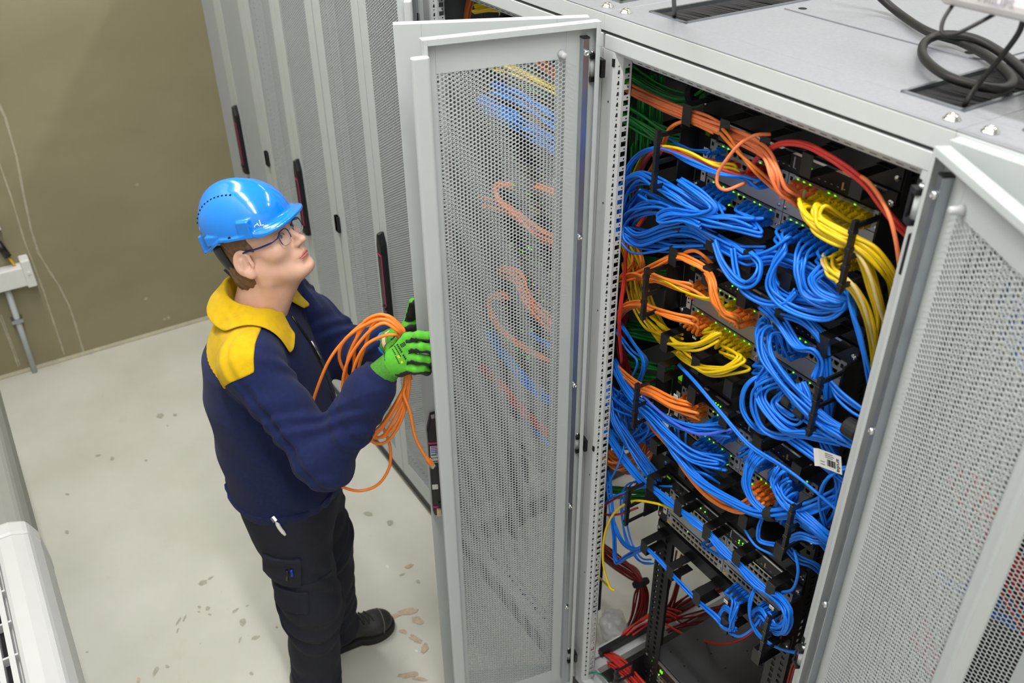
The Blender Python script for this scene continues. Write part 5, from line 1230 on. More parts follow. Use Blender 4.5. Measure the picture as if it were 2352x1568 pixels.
# harness strap and nape adjuster
def cradle(q):
    d = np.abs(f_ell(q, (-.012, 0, .030), (.1085, .0855, .15)))-.0022
    low = .012+1.15*np.clip(q[:, 0]+.020, -.085, 0)
    return np.maximum(np.maximum(d, np.maximum(q[:, 2]-.06, low-q[:, 2])), q[:, 0]+.050)
soft('headband', cradle, (-.14, -.10, -.10), (.09, .10, .06), .0028, M_BLACKP, person, HEAD)
o = MB().prism([(-.125, -.01), (-.108, -.012), (-.083, -.083), (-.098, -.088)], 'y', -.035, .035).build('nape_adjuster', M_BLACKP, person, bevel=.003); o.matrix_local = HEAD
# glasses
M_LENS = mat('spectacle_lens', (250, 252, 252), .03, var=0, trans=1.); M_LENS.node_tree.nodes['Principled BSDF'].inputs['IOR'].default_value = 1.08
M_FRB = mat('blue_spectacle_frame', (32, 52, 120), .3, .4, var=.03)
lens = []
gm = MB()
for s in (1, -1):
    ring = []; inn = []
    for k in range(28):
        a = 2*PI*k/28; cx, cz = abs(math.cos(a))**.75*math.copysign(1, math.cos(a)), abs(math.sin(a))**.75*math.copysign(1, math.sin(a))
        y = .0335+.0225*cx; z = .0105+.0190*cz; x = .1025-.10*(y-.012)**2*9-.06*(.02-z)
        ring.append((x, s*y, z))
    top = [ring[k % 28] for k in range(-2, 17)]; bot = [ring[k % 28] for k in range(16, 28)]
    gm.tube(top, .0013, 8, mi=0); gm.tube(bot, .0008, 6, mi=1)
    c = np.mean(np.array(ring), 0); lens.append((ring, c))
    hp_ = ring[2] if s > 0 else ring[2]
    gm.tube(spline([hp_, (.092, s*.062, .019), (.083, s*.0705, .018), (.05, s*.0775, .0195)], 6), .0016, 8, mi=0)
    gm.add(*tube_mesh(spline([(.085, s*.0700, .0182), (.05, s*.0780, .0195), (.012, s*.0815, .023), (-.012, s*.0810, .021), (-.03, s*.0785, .010)], 6), .0024, 6))
gm.tube(spline([(.1025, .0115, .0145), (.1065, .004, .0185), (.1065, -.004, .0185), (.1025, -.0115, .0145)], 6), .0011, 8, mi=1)
gl = gm.build('glasses', [M_FRB, M_SILV2], person, smooth=True); gl.matrix_local = HEAD
lm = MB()
for ring, c in lens:
    o = len(lm.v); lm.add([tuple(np.array(p)*.985+c*.015) for p in ring]+[tuple(c+np.array((.0008, 0, 0)))], [(k, (k+1) % 28, 28) for k in range(28)])
M_LENS2 = mat('clear_lens', (240, 244, 244), .05, var=0, alpha=.10, spec=.6)
lm.build('lens', M_LENS2, gl, smooth=True)

# jacket -------------------------------------------------------------------------
CX = -.052
def wrinkle(P, a, b, amp, freq, lo=0., hi=1., ang=0.):
    ab = np.array(b)-np.array(a); L = np.linalg.norm(ab); u = (ab/L).astype(F32); t = ((P-np.array(a, F32)) @ u)/L
    o = np.cross(u, (0, 0, 1)); o = (o/np.linalg.norm(o)).astype(F32); w = (P-np.array(a, F32)) @ o
    k = np.exp(-((t-(lo+hi)/2)/((hi-lo)/2+1e-6))**2)
    return amp*k*np.sin(freq*t*L+ang+55*w+2.0*np.sin(30*w+9*t))
def sleeve(P, S, E, W, r0=.072, r1=.066, r2=.057):
    d = su(f_seg(P, S, E, r0, r1), f_seg(P, E, W, r1, r2), .030)
    near = f_seg(P, S, W, .16)
    d = d+wrinkle(P, S, E, .0046, 105, .45, 1.2)+wrinkle(P, E, W, .0055, 92, -.25, .5, 1.)+wrinkle(P, E, W, .0024, 80, .4, 1., 2.)+wrinkle(P, S, E, .0040, 70, -.1, .5, 3.)
    return d
ZS = [.906, .917, .95, 1.00, 1.12, 1.25, 1.36, 1.43, 1.475, 1.50]
def torso(P):
    d = f_col(P, ZS, [-.046, -.046, -.046, -.044, -.048, -.058, -.062, -.058, -.055, -.052], [.0]*10, [.146, .158, .168, .170, .166, .158, .138, .104, .080, .072], [.185, .196, .205, .208, .205, .205, .190, .150, .105, .085], BY)
    return d
def arm_end(E, W, k): return np.array(E)+(np.array(W)-np.array(E))*k
def jacket_raw(P):
    d = torso(P)
    d = d+.0042*np.sin(26*P[:, 2]+5*np.sin(9*P[:, 0])+6*P[:, 1])*np.exp(-((P[:, 2]-.98)/.12)**2)+.0026*np.sin(60*P[:, 0]+35*P[:, 2]+20*P[:, 1])*np.exp(-((P[:, 2]-1.15)/.2)**2)
    # soft pull folds from the arm pit over the chest
    for S in (SH_R, SH_L):
        d = su(d, f_seg(P, S*.55+np.array((CX, 0, 1.44))*.45, S, .068, .070), .05)
    d = su(d, sleeve(P, SH_R, EL_R, arm_end(EL_R, WR_R, .80)), .028)
    d = su(d, sleeve(P, SH_L, EL_L, arm_end(EL_L, WR_L, .86)), .028)
    # waistband gathers the hem
    return d
def cuffs(P):
    d = None
    for E, W, k0, k1 in ((EL_R, WR_R, .76, 1.0), (EL_L, WR_L, .80, .97)):
        a, b = arm_end(E, W, k0), arm_end(E, W, k1); e = su(f_seg(P, a, b, .0475, .0425), f_seg(P, a-(b-a)*.05, a+(b-a)*.07, .0600, .0590), .005)
        u = unit(W-E).astype(F32); e = np.maximum(e, (P-b.astype(F32)) @ u)
        d = e if d is None else np.minimum(d, e)
    return d
def neck_hole(P): return f_seg(P, (-.052, 0, 1.40), (-.036, 0, 1.60), .060, .062)
def jacket_f(P):
    d = jacket_raw(P); d = su(d, cuffs(P), .006)
    return ss(d, neck_hole(P), .01)
jacket = soft('jacket', jacket_f, (-.30, -.46, .89), (.34, .32, 1.53), .0058, M_NAVY, person)
UR, UL_ = unit(EL_R-SH_R), unit(EL_L-SH_L)
def yoke_f(P):
    d = jacket_raw(P)-.0028
    u = (P-V(CX, 0, 0)) @ FWD.astype(F32); w = (P-V(CX, 0, 0)) @ LFT.astype(F32)
    reg = np.maximum((1.375+.028*np.cos(9*w)+.18*np.clip(u, 0, 1))-P[:, 2], u-.040)
    ar = (P-(SH_R+UR*.012+np.array((.0, .0, 0))).astype(F32)) @ UR.astype(F32)
    al = (P-(SH_L+UL_*.012).astype(F32)) @ UL_.astype(F32)
    reg = np.maximum(reg, np.maximum(np.where(w < -.02, ar-.010*np.sin(30*u), -1), np.where(w > .02, al, -1)))
    d = np.maximum(d, reg); d = np.maximum(d, -(jacket_raw(P)+.012))
    return ss(d, neck_hole(P), .01)
soft('yoke', yoke_f, (-.28, -.36, 1.30), (.16, .32, 1.54), .0029, M_MUST, jacket)
# collar: stands at the neck, turns over and lies down, open at the front
def collar():
    NU, NV = 60, 12; v = []; f = []
    for i in range(NU+1):
        th = math.radians(26)+math.radians(300)*i/NU                # angle from the body front, leftwards
        th0 = min(i, NU-i)/NU*2; fr = max(0, 1-th0*3.2)
        c, s = math.cos(th), math.sin(th)
        d = FWD*c+LFT*s
        rn = .064; top = 1.540-.062*max(0, c)**1.2-.012*max(0, -s)+.012*max(0, -c)
        base = 1.475-.045*max(0, c)
        ctr = np.array((-.044, 0, 0))
        prof = [(rn-.004, base), (rn-.003, (base+top)/2), (rn, top-.004), (rn+.004, top), (rn+.010, top-.002), (rn+.018, top-.014)]
        L = .034+.020*min(1, th0*6)+.034*math.exp(-((th0-.13)/.09)**2)
        for k in range(1, NV-5):
            t = k/(NV-6); prof.append((rn+.018+L*(.66+.12*fr)*t, top-.014-L*(.72+.10*fr)*t))
        for (r, z) in prof: v.append(tuple(ctr+d*r*(1+.10*abs(s))+np.array((0, 0, z))))
    A_ = np.array(v, F32)
    for _ in range(8):
        d0 = jacket_raw(A_); g = np.stack([(jacket_raw(A_+e)-d0)/.002 for e in np.eye(3, dtype=F32)*.002], 1); g /= np.linalg.norm(g, axis=1)[:, None]+1e-6
        rr_ = np.hypot(A_[:, 0]+.044, A_[:, 1]); A_ = A_+np.where(((d0 < .009) & (rr_ > .071))[:, None], g*(.009-d0)[:, None]*.8, 0)
    v = [tuple(p) for p in A_]; n = len(prof)
    for i in range(NU):
        for k in range(n-1): f.append((i*n+k, i*n+k+1, (i+1)*n+k+1, (i+1)*n+k))
    o = arr('collar', v, f, M_MUST, jacket); m_ = o.modifiers.new('thick', 'SOLIDIFY'); m_.thickness = .004; m_.offset = 0
    ss_ = o.modifiers.new('smooth', 'SUBSURF'); ss_.levels = 1; ss_.render_levels = 1
collar()
def front_pt(z, off=0., lat=0.):
    a = np.interp(z, ZS, [.146, .158, .168, .170, .166, .158, .138, .104, .080, .072]); cx = np.interp(z, ZS, [-.046, -.046, -.046, -.044, -.048, -.058, -.062, -.058, -.055, -.052])
    return np.array((cx, 0, z))+FWD*(a+off)+LFT*lat
zs_ = np.linspace(1.452, .93, 24)
zp = MB(); zp.add(*tube_mesh([front_pt(z, .001) for z in zs_], .0042, 6)); zp.build('zipper', M_BLACKP, jacket, smooth=True)
MB().tube([front_pt(1.375, .007), front_pt(1.345, .008), front_pt(1.318, .010)], [.003, .0045, .003], 8).build('zipper_pull', M_ZINC, jacket, smooth=True)
def hem_f(P):
    d = torso(np.stack((P[:, 0], P[:, 1], np.clip(P[:, 2], .910, 2)), 1))-.004-.0016*np.sin(140*P[:, 1]+90*P[:, 0])
    return np.maximum(np.maximum(d, np.abs(P[:, 2]-.925)-.025), -d-.02)
soft('waistband', hem_f, (-.27, -.25, .89), (.18, .25, .96), .005, M_NAVY, jacket)

# trousers ------------------------------------------------------------------------
def leg_f(P, H_, K, A, seed):
    d = su(f_seg(P, H_, K, .108, .084), f_seg(P, K, A, .084, .072), .05)
    d = d+wrinkle(P, K, A, .0055, 62, -.3, .45, seed)+wrinkle(P, H_, K, .0030, 55, .2, 1.1, seed+1)+wrinkle(P, K, A, .0060, 90, .6, 1.2, seed+2)
    return d
def trou_f(P):
    d = f_col(P, [.74, .80, .88, .95, 1.0], [-.043]*5, [0]*5, [.100, .128, .142, .14, .13], [.155, .178, .186, .18, .16], BY)
    l = None
    for i, (H_, K, A) in enumerate(LEGS):
        e = leg_f(P, H_, K, A, 1.7*i); l = e if l is None else su(l, e, .012)
    return np.maximum(su(d, l, .05), .055-P[:, 2])
trousers = soft('trousers', trou_f, (-.25, -.27, .04), (.19, .28, 1.02), .0056, M_TROU, person)
def slab(c, h, Rm, out): return lambda P: np.maximum(np.maximum(trou_f(P)-out, -trou_f(P)-.004), f_box(P, c, h, Rm, .008))
HR_, KR_ = np.array(LEGS[0][0]), np.array(LEGS[0][1])
def pocket(name, px, py, w, hgt, out, m=M_TROU, tilt=.0):
    c = on_t(px, py, -.19); a = tilt; Rm = np.array(((math.cos(a), 0, math.sin(a)), (0, 1, 0), (-math.sin(a), 0, math.cos(a))))
    return soft(name, slab(c, (w, .075, hgt), Rm, out), (c-.14).tolist(), (c+.14).tolist(), .0042, m, trousers)
pocket('cargo_pocket', 650, 1318, .050, .058, .010, tilt=.12)
pocket('cargo_pocket', 672, 1385, .046, .040, .009, tilt=.12)
pocket('knee_patch', 725, 1385, .055, .085, .004, tilt=.1)
def trou_at(px, py, out=.004):
    """nearest trouser surface along the sight line"""
    d = ray(px, py); d = d/np.linalg.norm(d); dl = np.array((d @ ER, d @ EL, d[2])); c = CAM_C-P0; cl = np.array((c @ ER, c @ EL, c[2]))
    t = 1.2
    for _ in range(60):
        p = (cl+dl*t)[None].astype(F32); e = float(trou_f(p)[0])-out
        if e < .0008: break
        t += e*.6
    return cl+dl*t
a, b_, c_ = trou_at(632, 1192, .006), trou_at(642, 1212, .006), trou_at(655, 1228, .006)
t = MB(); t.tube(spline([a, b_, c_], 5), [.004]*3+[.0055]*6+[.004]*2, 8); t.build('keyring_clip', M_LABEL, trousers, smooth=True)
MB().tube([trou_at(626, 1186, .004), trou_at(634, 1196, .007)], .009, 8).build('clip_loop', M_ZINC, trousers)
MB().tube([trou_at(659, 1310, .012), trou_at(660, 1332, .012)], .0042, 8).build('marker_pen', M_BLACKP, trousers, smooth=True)
MB().tube([trou_at(669, 1308, .012), trou_at(671, 1322, .012)], .0048, 8).build('blue_pen', mat('blue_pen', (20, 40, 150), .2, var=0), trousers, smooth=True)

# boots ------------------------------------------------------------------------
def boot(ax, ay, ang, name):
    M4 = Matrix.Translation((ax, ay, 0)) @ Matrix.Rotation(ang, 4, 'Z')
    def fb(P):
        d = f_seg(P, (-.02, 0, .17), (-.02, 0, .07), .058, .052)
        d = su(d, f_ell(P, (-.045, 0, .045), (.048, .040, .05)), .02)
        d = su(d, f_seg(P, (.0, 0, .085), (.12, 0, .048), .045, .040), .03)
        d = su(d, f_ell(P, (.135, .0, .045), (.062, .050, .042)), .02)
        d = d+.0010*np.sin(110*P[:, 0])*np.exp(-((P[:, 0]-.06)/.03)**2)
        return np.maximum(d, .016-P[:, 2])
    o = soft('boot', fb, (-.12, -.08, .0), (.22, .08, .25), .0038, M_BOOT, person, M4)
    def fs(P):
        q = P.copy(); q[:, 2] = .03
        e = np.minimum(f_ell(q, (-.04, 0, .03), (.058, .045, .1)), np.minimum(f_ell(q, (.125, 0, .03), (.080, .057, .1)), f_box(q, (.04, 0, .03), (.09, .040, .1), None, .01)))
        return np.maximum(np.maximum(e, np.abs(P[:, 2]-.0145)-.0145), -10)
    soft('sole', fs, (-.12, -.08, -.004), (.22, .08, .036), .0035, M_SOLE, o)
    tc = spline([(.150, -.050, .034), (.158, -.040, .066), (.160, 0, .086), (.158, .040, .066), (.150, .050, .034)], 6); o2 = arr('toe_cap_seam', *tube_mesh(tc, .0017, 6), mat('worn_seam', (120, 112, 104), .7, var=.1), o)
    b = MB()
    def top(x, y):
        z = .25
        for _ in range(50):
            e = float(fb(np.array([[x, y, z]], F32))[0])
            if e < .0004: break
            z -= e*.7
        return (x, y, z+.0012)
    for k in range(4):
        x = .050+.019*k
        b.tube(spline([top(x, -.026), top(x+.006, 0), top(x, .026)], 5), .0026, 6); b.tube(spline([top(x, .026), top(x+.011, 0), top(x+.019, -.026)], 5), .0024, 6)
        for yy in (-.027, .027): b.lathe(top(x, yy), [(.0042, -.001), (.0040, .0012), (.0018, .0014)], 8)
    b.build('laces', mat('laces', (36, 36, 38), .8, var=.1), o)
boot(.018, .125, math.radians(9), 'left'); boot(-.085, -.112, math.radians(-22), 'right')

# gloves ------------------------------------------------------------------------
def hand(name, wrist, kn, palm_n, fingers, thumb, cuff_from, h=.0021, coat=None):
    """wrist -> knuckle axis; palm_n points out of the palm; fingers: lists of joint points; everything in the figure frame"""
    wrist, kn = np.array(wrist, float), np.array(kn, float); ax = unit(kn-wrist); n = np.array(palm_n, float); n = unit(n-ax*(n @ ax)); sd = np.cross(ax, n)
    kb = [np.array(f_[0]) for f_ in fingers]
    def core(P):
        d = f_seg(P, wrist, wrist+ax*.02, .027, .028)
        for k in kb: d = su(d, f_seg(P, wrist+(k-kn)*.45+ax*.015, k, .0165, .0135), .014)
        d = su(d, f_seg(P, wrist+ax*.025+n*.010-sd*.0, (kb[3]+wrist)/2+n*.012, .019, .018), .02)
        for f_ in fingers:
            g = None
            for a, b in zip(f_[:-1], f_[1:]):
                e = f_seg(P, a, b, .0112, .0102); g = e if g is None else su(g, e, .004)
            d = su(d, g, .006)
        g = None
        for a, b in zip(thumb[:-1], thumb[1:]):
            e = f_seg(P, a, b, .0145 if a is thumb[0] else .0125, .0115); g = e if g is None else su(g, e, .006)
        d = su(d, g, .014)
        return d
    pts = np.array([wrist, kn]+[p for f_ in fingers for p in f_]+list(thumb)+[np.array(cuff_from)]); lo = pts.min(0)-.045; hi = pts.max(0)+.045
    cut = wrist-ax*.002
    def glove(P): return np.maximum(core(P), -((P-cut.astype(F32)) @ ax.astype(F32)))
    o = soft('glove', glove, lo, hi, h, M_GLOVE, person)
    tipc = np.mean([f_[-1] for f_ in fingers], 0)
    cn = unit(coat) if coat is not None else n
    segs = [(np.array(a, float), np.array(b, float)) for f_ in fingers for a, b in zip(f_[:-1], f_[1:])]+[(np.array(a, float), np.array(b, float)) for a, b in zip(thumb[:-1], thumb[1:])]+[(wrist+(k-kn)*.45+ax*.015, k) for k in kb]
    def grip(P):
        c = core(P); best = np.full(len(P), 9., F32); off = np.zeros(len(P), F32)
        for a, b in segs:
            ab = (b-a).astype(F32); t = np.clip(((P-a.astype(F32)) @ ab)/float(ab @ ab), 0, 1); v = P-a.astype(F32)-t[:, None]*ab; dd = np.linalg.norm(v, axis=1); m = dd < best
            best = np.where(m, dd, best); off = np.where(m, v @ cn.astype(F32), off)
        along = (P-wrist.astype(F32)) @ ax.astype(F32)
        d = np.maximum(c-.0017, np.maximum(-.0030-off, .010-along)+.0010*np.sin(420*along))
        return np.maximum(d, -(c+.006))
    soft('grip_coating', grip, lo, hi, h*1.1, M_GRIP, o)
    cf = np.array(cuff_from, float)
    def cuff(P):
        d = f_seg(P, cf, wrist+ax*.006, .0375, .0305); u = ax.astype(F32)
        t = (P-cf.astype(F32)) @ u
        d = d-.0007*np.sin(900*t)*0-.0020*np.exp(-((t-.008)/.004)**2)
        return np.maximum(np.maximum(d, -t-.012), (P-(wrist+ax*.006).astype(F32)) @ u)
    soft('knit_cuff', cuff, np.minimum(cf, wrist)-.06, np.maximum(cf, wrist)+.06, .0028, M_CUFF, o)
    return o, ax, n, sd
T_ = -.345
F_ = lambda *a: [on_t(x, y, t) for x, y, t in a]
fing = [F_((936, 776, -.338), (962, 770, -.362), (984, 772, -.366), (1000, 778, -.345)), F_((944, 797, -.352), (968, 797, -.378), (987, 799, -.376), (1001, 806, -.350)), F_((943, 822, -.358), (964, 824, -.380), (982, 826, -.376), (996, 834, -.350)), F_((934, 845, -.356), (952, 848, -.374), (968, 846, -.380), (980, 852, -.366))]
th = F_((898, 800, -.300), (920, 780, -.278), (942, 774, -.268), (958, 782, -.270))
gR, axR, nR, sdR = hand('right', WR_R+unit(on_t(942, 808, -.345)-WR_R)*.028, on_t(942, 808, -.345), (.25, .85, -.55), fing, th, WR_R-unit(WR_R-EL_R)*.028, coat=(-.1, .45, -.9))
M_GTX = M_INK
# printing on the back of the glove
kR = on_t(942, 808, -.345); bR = WR_R+(kR-WR_R)*.62-nR*.0195
G4 = Matrix(((-sdR[0], axR[0], -nR[0], 0), (-sdR[1], axR[1], -nR[1], 0), (-sdR[2], axR[2], -nR[2], 0), (0, 0, 0, 1)))
fl = [on_t(x, y, -.14) for x, y in ((925, 748), (938, 728), (946, 706), (950, 684))]
# left hand, reaching round the edge of the far leaf, mostly behind it
WL2 = WR_L+unit(on_t(950, 748, -.13)-WR_L)*.018; kL = on_t(950, 748, -.13)
fgL = [[kL+np.array((.012*i-.018, .012*i-.02, .014-.016*i)), kL+np.array((.026, .014*i-.03, .02-.02*i)), kL+np.array((.050, .014*i-.03, .012-.02*i)), kL+np.array((.062, .014*i-.016, -.002-.02*i))] for i in range(4)]
thL = [on_t(928, 768, -.10), on_t(938, 742, -.13), on_t(944, 718, -.15), on_t(949, 694, -.16)]
gL, axL, nL, sdL = hand('left', WL2, kL, (.55, -.55, -.3), fgL, thL, WR_L-unit(WR_L-EL_L)*.004)
# blue wrist band and a bit of wrist at the left cuff
ub = unit(WR_L-EL_L); c0 = arm_end(EL_L, WR_L, .965)
MB().tube([c0, c0+ub*.016], .039, 24).build('wrist_band', mat('blue_band', (40, 120, 235), .6, var=.03), person, smooth=False, bevel=.003)
sk = MB().tube([c0+ub*.016, c0+ub*.034], .031, 20).build('wrist', M_SKIN, person, smooth=True)

from mathutils.bvhtree import BVHTree
def bvh_of(o):
    me = o.data; return BVHTree.FromPolygons([v.co[:] for v in me.vertices], [p.vertices[:] for p in me.polygons])
CL_ = np.array(((CAM_C-P0) @ ER, (CAM_C-P0) @ EL, CAM_C[2]))
def on_skin(tree, px, py):
    d = ray(px, py); d = np.array((d @ ER, d @ EL, d[2])); h = tree.ray_cast(Vector(CL_), Vector(unit(d)))
    return (np.array(h[0]), np.array(h[1])) if h[0] is not None else (None, None)
tr = bvh_of(gR)
def glove_mark(b, pxs, mi=0, out=.0007):
    q = [on_skin(tr, *p) for p in pxs]
    if any(a is None for a, _ in q): return
    b.add([tuple(a+n*out) for a, n in q], [tuple(range(len(q)))], mi)
gb = MB(); U_ = np.array((.87, -.50)); W_ = np.array((.50, .87))     # along the wrist-knuckle line and across it, in photo points
def gm_(c, u, w, du, dw, mi=0):
    c = np.array(c)+U_*u+W_*w; glove_mark(gb, [tuple(c+U_*a+W_*e) for a, e in ((-du, -dw), (du, -dw), (du, dw), (-du, dw))], mi)
c0_ = (918, 812)
for k in range(3): gm_(c0_, 17, -17+3.2*k, 3.6, 1.0)
gm_(c0_, 12, -14, 1., 4.5); gm_(c0_, 22, -14, 1., 4.5)
for k in range(9):
    if k != 5: gm_(c0_, 6, -20+4.6*k, 2.3, 1.5)
for k in range(7): gm_(c0_, -1, -20+4.2*k, 1.6, 1.2)
gm_(c0_, -5, 12, 2.4, 10, 1)
for k in range(5): gm_(c0_, -11-.2*k, 2+4*k, 1.1, 1.5)
for k in range(4): gm_(c0_, -9, -16+4*k, 1.5, 1.2)
gb.build('glove_print', [M_INK, M_YELL], gR)
# ------------------------------------------------------------------ the coiled cable in the glove
CO = 'o'
def lp(*a): return [on_t(x, y, s) for x, y, s in a]
HB_ = [(941, 872, -.325), (938, 845, -.315), (936, 805, -.308), (934, 772, -.310)]   # through the palm, bottom to top
loops = [
    lp((920, 748, -.300), (888, 724, -.285), (848, 734, -.255), (800, 772, -.235), (752, 835, -.225), (712, 945, -.215), (706, 1010, -.215), (730, 1076, -.225), (766, 1108, -.24), (820, 1127, -.25), (866, 1114, -.255), (893, 1076, -.255), (897, 1035, -.25), (888, 1000, -.24), (866, 955, -.225), (832, 905, -.215), (796, 860, -.22), (779, 818, -.23), (792, 780, -.245), (835, 748, -.265), (880, 733, -.29), (916, 752, -.303)),
    lp((914, 745, -.300), (878, 722, -.28), (838, 738, -.255), (818, 780, -.245), (813, 840, -.235), (815, 905, -.235), (828, 980, -.25), (856, 1014, -.27), (884, 1016, -.285), (910, 988, -.30), (930, 940, -.315)),
    lp((912, 750, -.306), (884, 733, -.29), (856, 745, -.275), (838, 797, -.26), (823, 850, -.25), (822, 910, -.25), (840, 966, -.265), (864, 1003, -.285), (892, 995, -.30), (916, 962, -.31), (932, 915, -.318)),
    lp((908, 756, -.31), (880, 742, -.295), (845, 764, -.28), (806, 815, -.26), (788, 872, -.25), (792, 940, -.25), (812, 995, -.265), (840, 1018, -.285), (868, 988, -.305), (903, 935, -.318), (928, 890, -.322)),
    lp((916, 756, -.300), (896, 738, -.285), (866, 729, -.27), (832, 756, -.255), (800, 820, -.245), (795, 890, -.24), (812, 960, -.25), (846, 1000, -.275), (880, 1000, -.295), (912, 950, -.312), (934, 900, -.32)),
    lp((902, 768, -.312), (870, 775, -.30), (836, 798, -.285), (812, 850, -.27), (806, 920, -.262), (826, 985, -.275), (858, 1000, -.29), (892, 962, -.31), (922, 912, -.32))]
cb = MB()
for i, L in enumerate(loops):
    top = on_t(930-3*i, 768+1.5*i, -.308); bot = on_t(944-2.6*i, 872-1.2*i, -.322); mid = on_t(935-2*i, 820, -.300)
    if i == 0: cb.add(*tube_mesh(spline([bot, mid, top]+list(L)+[top+np.array((-.004, .006, 0)), mid, bot], 7), .0040, 9))
    else: cb.add(*tube_mesh(spline([top]+list(L)+[bot, mid], 7, closed=True), .0040, 9, True))
t1 = [on_t(*p) for p in ((936, 830, -.303), (932, 880, -.325), (927, 905, -.33), (941, 943, -.335), (953, 1000, -.335), (970, 1036, -.335), (984, 1056, -.335))]
t2 = [on_t(*p) for p in ((934, 830, -.300), (930, 880, -.322), (914, 920, -.325), (884, 968, -.315), (852, 996, -.305), (822, 1005, -.295))]
cb.add(*tube_mesh(spline(t1, 7), .0040, 9)); cb.add(*tube_mesh(spline(t2, 7), .0040, 9))
coil = cb.build('cable_coil', C_['o'], smooth=True); coil.matrix_world = MAN
tag(coil, 'orange network cable coiled in loops and held in the green glove', 'cable')
M_CLEAR = mat('clear_connector', (225, 215, 200), .15, var=0, alpha=.55)
def rj_plug(tip, d, roll, parent):
    d = unit(d); u = unit(np.cross(d, (0, 1, 0))); w = np.cross(u, d)
    u, w = u*math.cos(roll)+w*math.sin(roll), w*math.cos(roll)-u*math.sin(roll)
    M4 = Matrix(((u[0], -d[0], w[0], tip[0]), (u[1], -d[1], w[1], tip[1]), (u[2], -d[2], w[2], tip[2]), (0, 0, 0, 1)))
    b = MB(); b.box((-.0064, -.018, -.005), (.0064, .0, .005)); b.add(*tube_mesh([(0, .0, 0), (0, .006, 0), (0, .016, 0)], [.0062, .0055, .0044], 10)); b.box((-.0035, -.017, .005), (.0035, -.001, .0072))
    o = b.build('plug', C_['o'], parent, bevel=.0008); o.matrix_local = M4
    c = MB().box((-.0058, -.029, -.0040), (.0058, -.0175, .0040)); c.box((-.003, -.028, .004), (.003, -.012, .0058)); c.build('clear_connector', M_CLEAR, o)
rj_plug(t1[-1], t1[-1]-t1[-2], .6, coil); rj_plug(t2[-1], t2[-1]-t2[-2], .4, coil)

# ------------------------------------------------------------------ on the roof of the open cabinet
zr = 2.224
pts = [at_z(x, y, z) for x, y, z in ((1950, -80, 2.30), (2010, -18, 2.25), (2062, 28, zr), (2130, 72, zr), (2210, 98, zr), (2280, 138, zr), (2325, 182, zr), (2305, 203, zr), (2240, 196, zr), (2170, 172, zr), (2122, 132, zr), (2124, 98, zr), (2165, 80, zr+.008), (2235, 88, zr+.012), (2300, 122, zr+.006), (2362, 176, zr), (2400, 240, zr))]
o = arr('power_cable', *tube_mesh(spline(pts, 8), .0075, 12), M_CABLEK); tag(o, 'thick black cable lying in a loop on the cabinet roof', 'cable')
pts = [at_z(x, y, z) for x, y, z in ((2352, 36, 2.345), (2340, 75, 2.32), (2300, 130, 2.28), (2250, 190, 2.24), (2214, 244, 2.206), (2208, 262, 2.17))]
o = arr('power_cable', *tube_mesh(spline(pts, 8), .0040, 10), M_CABLEK); tag(o, 'thin black lead running from the white lamp down through the roof brush', 'cable')
pts = [at_z(x, y, z) for x, y, z in ((1548, -30, 2.34), (1548, 0, 2.28), (1549, 30, 2.222), (1549, 42, 2.18))]
o = arr('power_cable', *tube_mesh(spline(pts, 8), .0040, 10), M_CABLEK); tag(o, 'thin black lead standing up from the rear roof brush', 'cable')
t = thing('hanging_lamp', 'white lamp body hanging just above the cabinet roof', 'lamp', (.70, .03, 2.35))
prof = [(0, .012), (.012, 0), (.085, 0), (.10, .012), (.10, .06), (.085, .075), (.015, .075), (0, .062)]
MB().prism(prof, 'x', .0, .75).build('body', mat('lamp_white', (226, 222, 226), .35, var=.01), t, bevel=.008)
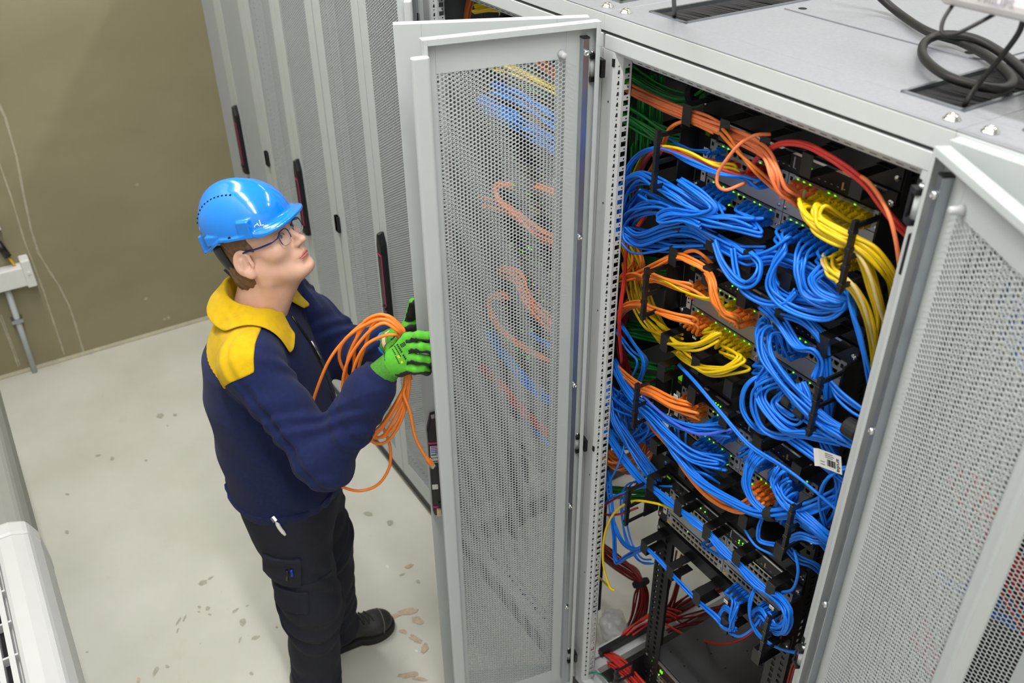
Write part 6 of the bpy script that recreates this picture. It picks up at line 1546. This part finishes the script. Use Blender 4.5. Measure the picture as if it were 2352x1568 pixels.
text_mesh('PHILIPS', .016, mat('lamp_print', (165, 160, 170), .5, var=0), t, Matrix.Translation((.088, -.0012, .022)) @ Matrix.Rotation(PI/2, 4, 'X'))
MB().box((-.055, .03, .045), (-.0, .07, .06)).box((-.055, .038, .05), (-.043, .062, .13)).cyl((-.028, .05, .06), (-.028, .05, .085), .012, 12).build('bracket', M_ZINC, t, bevel=.002)
b = MB()
for x in (.12, .63): b.cyl((x, .05, .07), (x, .05, ZC-2.35), .004, 8)
b.build('hanger_rod', M_ZINC, t)
b = MB(); b.add(*tube_mesh(spline([(.02, .02, .01), (.02, .0, -.015), (.03, -.01, -.03), (.05, -.01, -.026), (.07, .01, -.008), (.08, .03, .005)], 7), .0028, 9)); b.build('lead', M_CABLEK, t, smooth=True)
# bag in the bottom corner and a few scraps on the floor
M_BAG = mat('clear_plastic_bag', (205, 205, 210), .2, var=.1, scale=30, alpha=.30, spec=1.)
def bag_f(P):
    d = f_ell(P, (0, 0, 0), (.055, .05, .062)); n = np.sin(70*P[:, 0]+3*np.sin(50*P[:, 2]))*np.sin(64*P[:, 1]+40*P[:, 2])+.6*np.sin(150*P[:, 2]+60*P[:, 0])
    return d+.007*n+.0045*np.abs(np.sin(110*P[:, 2]+90*P[:, 1]+2*np.sin(80*P[:, 0])))
c = at_y(1408, 1440, .22); o = soft('plastic_bag', bag_f, (-.08, -.08, -.09), (.08, .08, .09), .004, M_BAG); o.location = tuple(c); tag(o, 'crumpled clear plastic bag in the bottom corner by the red cables', 'bag')
for o_, lab in ((MB().box((-.007, .10, .148), (.012, .75, .175)).build('support_bar', M_BLACK), 'black bar along the floor side of the open cabinet'),): tag(o_, lab, 'bar')
for i, (px, py, s) in enumerate(((890, 1300, .010), (957, 1494, .008))):
    c = at_z(px, py, .001); o = MB().prism([(-s, -s*.4), (s*.6, -s*.6), (s, s*.2), (-s*.2, s*.5)], 'z', 0, .0012).build('paper_scrap', M_LABEL, loc=(c[0], c[1], 0)); tag(o, ['white paper scrap on the floor behind the technician', 'white paper scrap on the floor in front of the boot'][i], 'scrap')
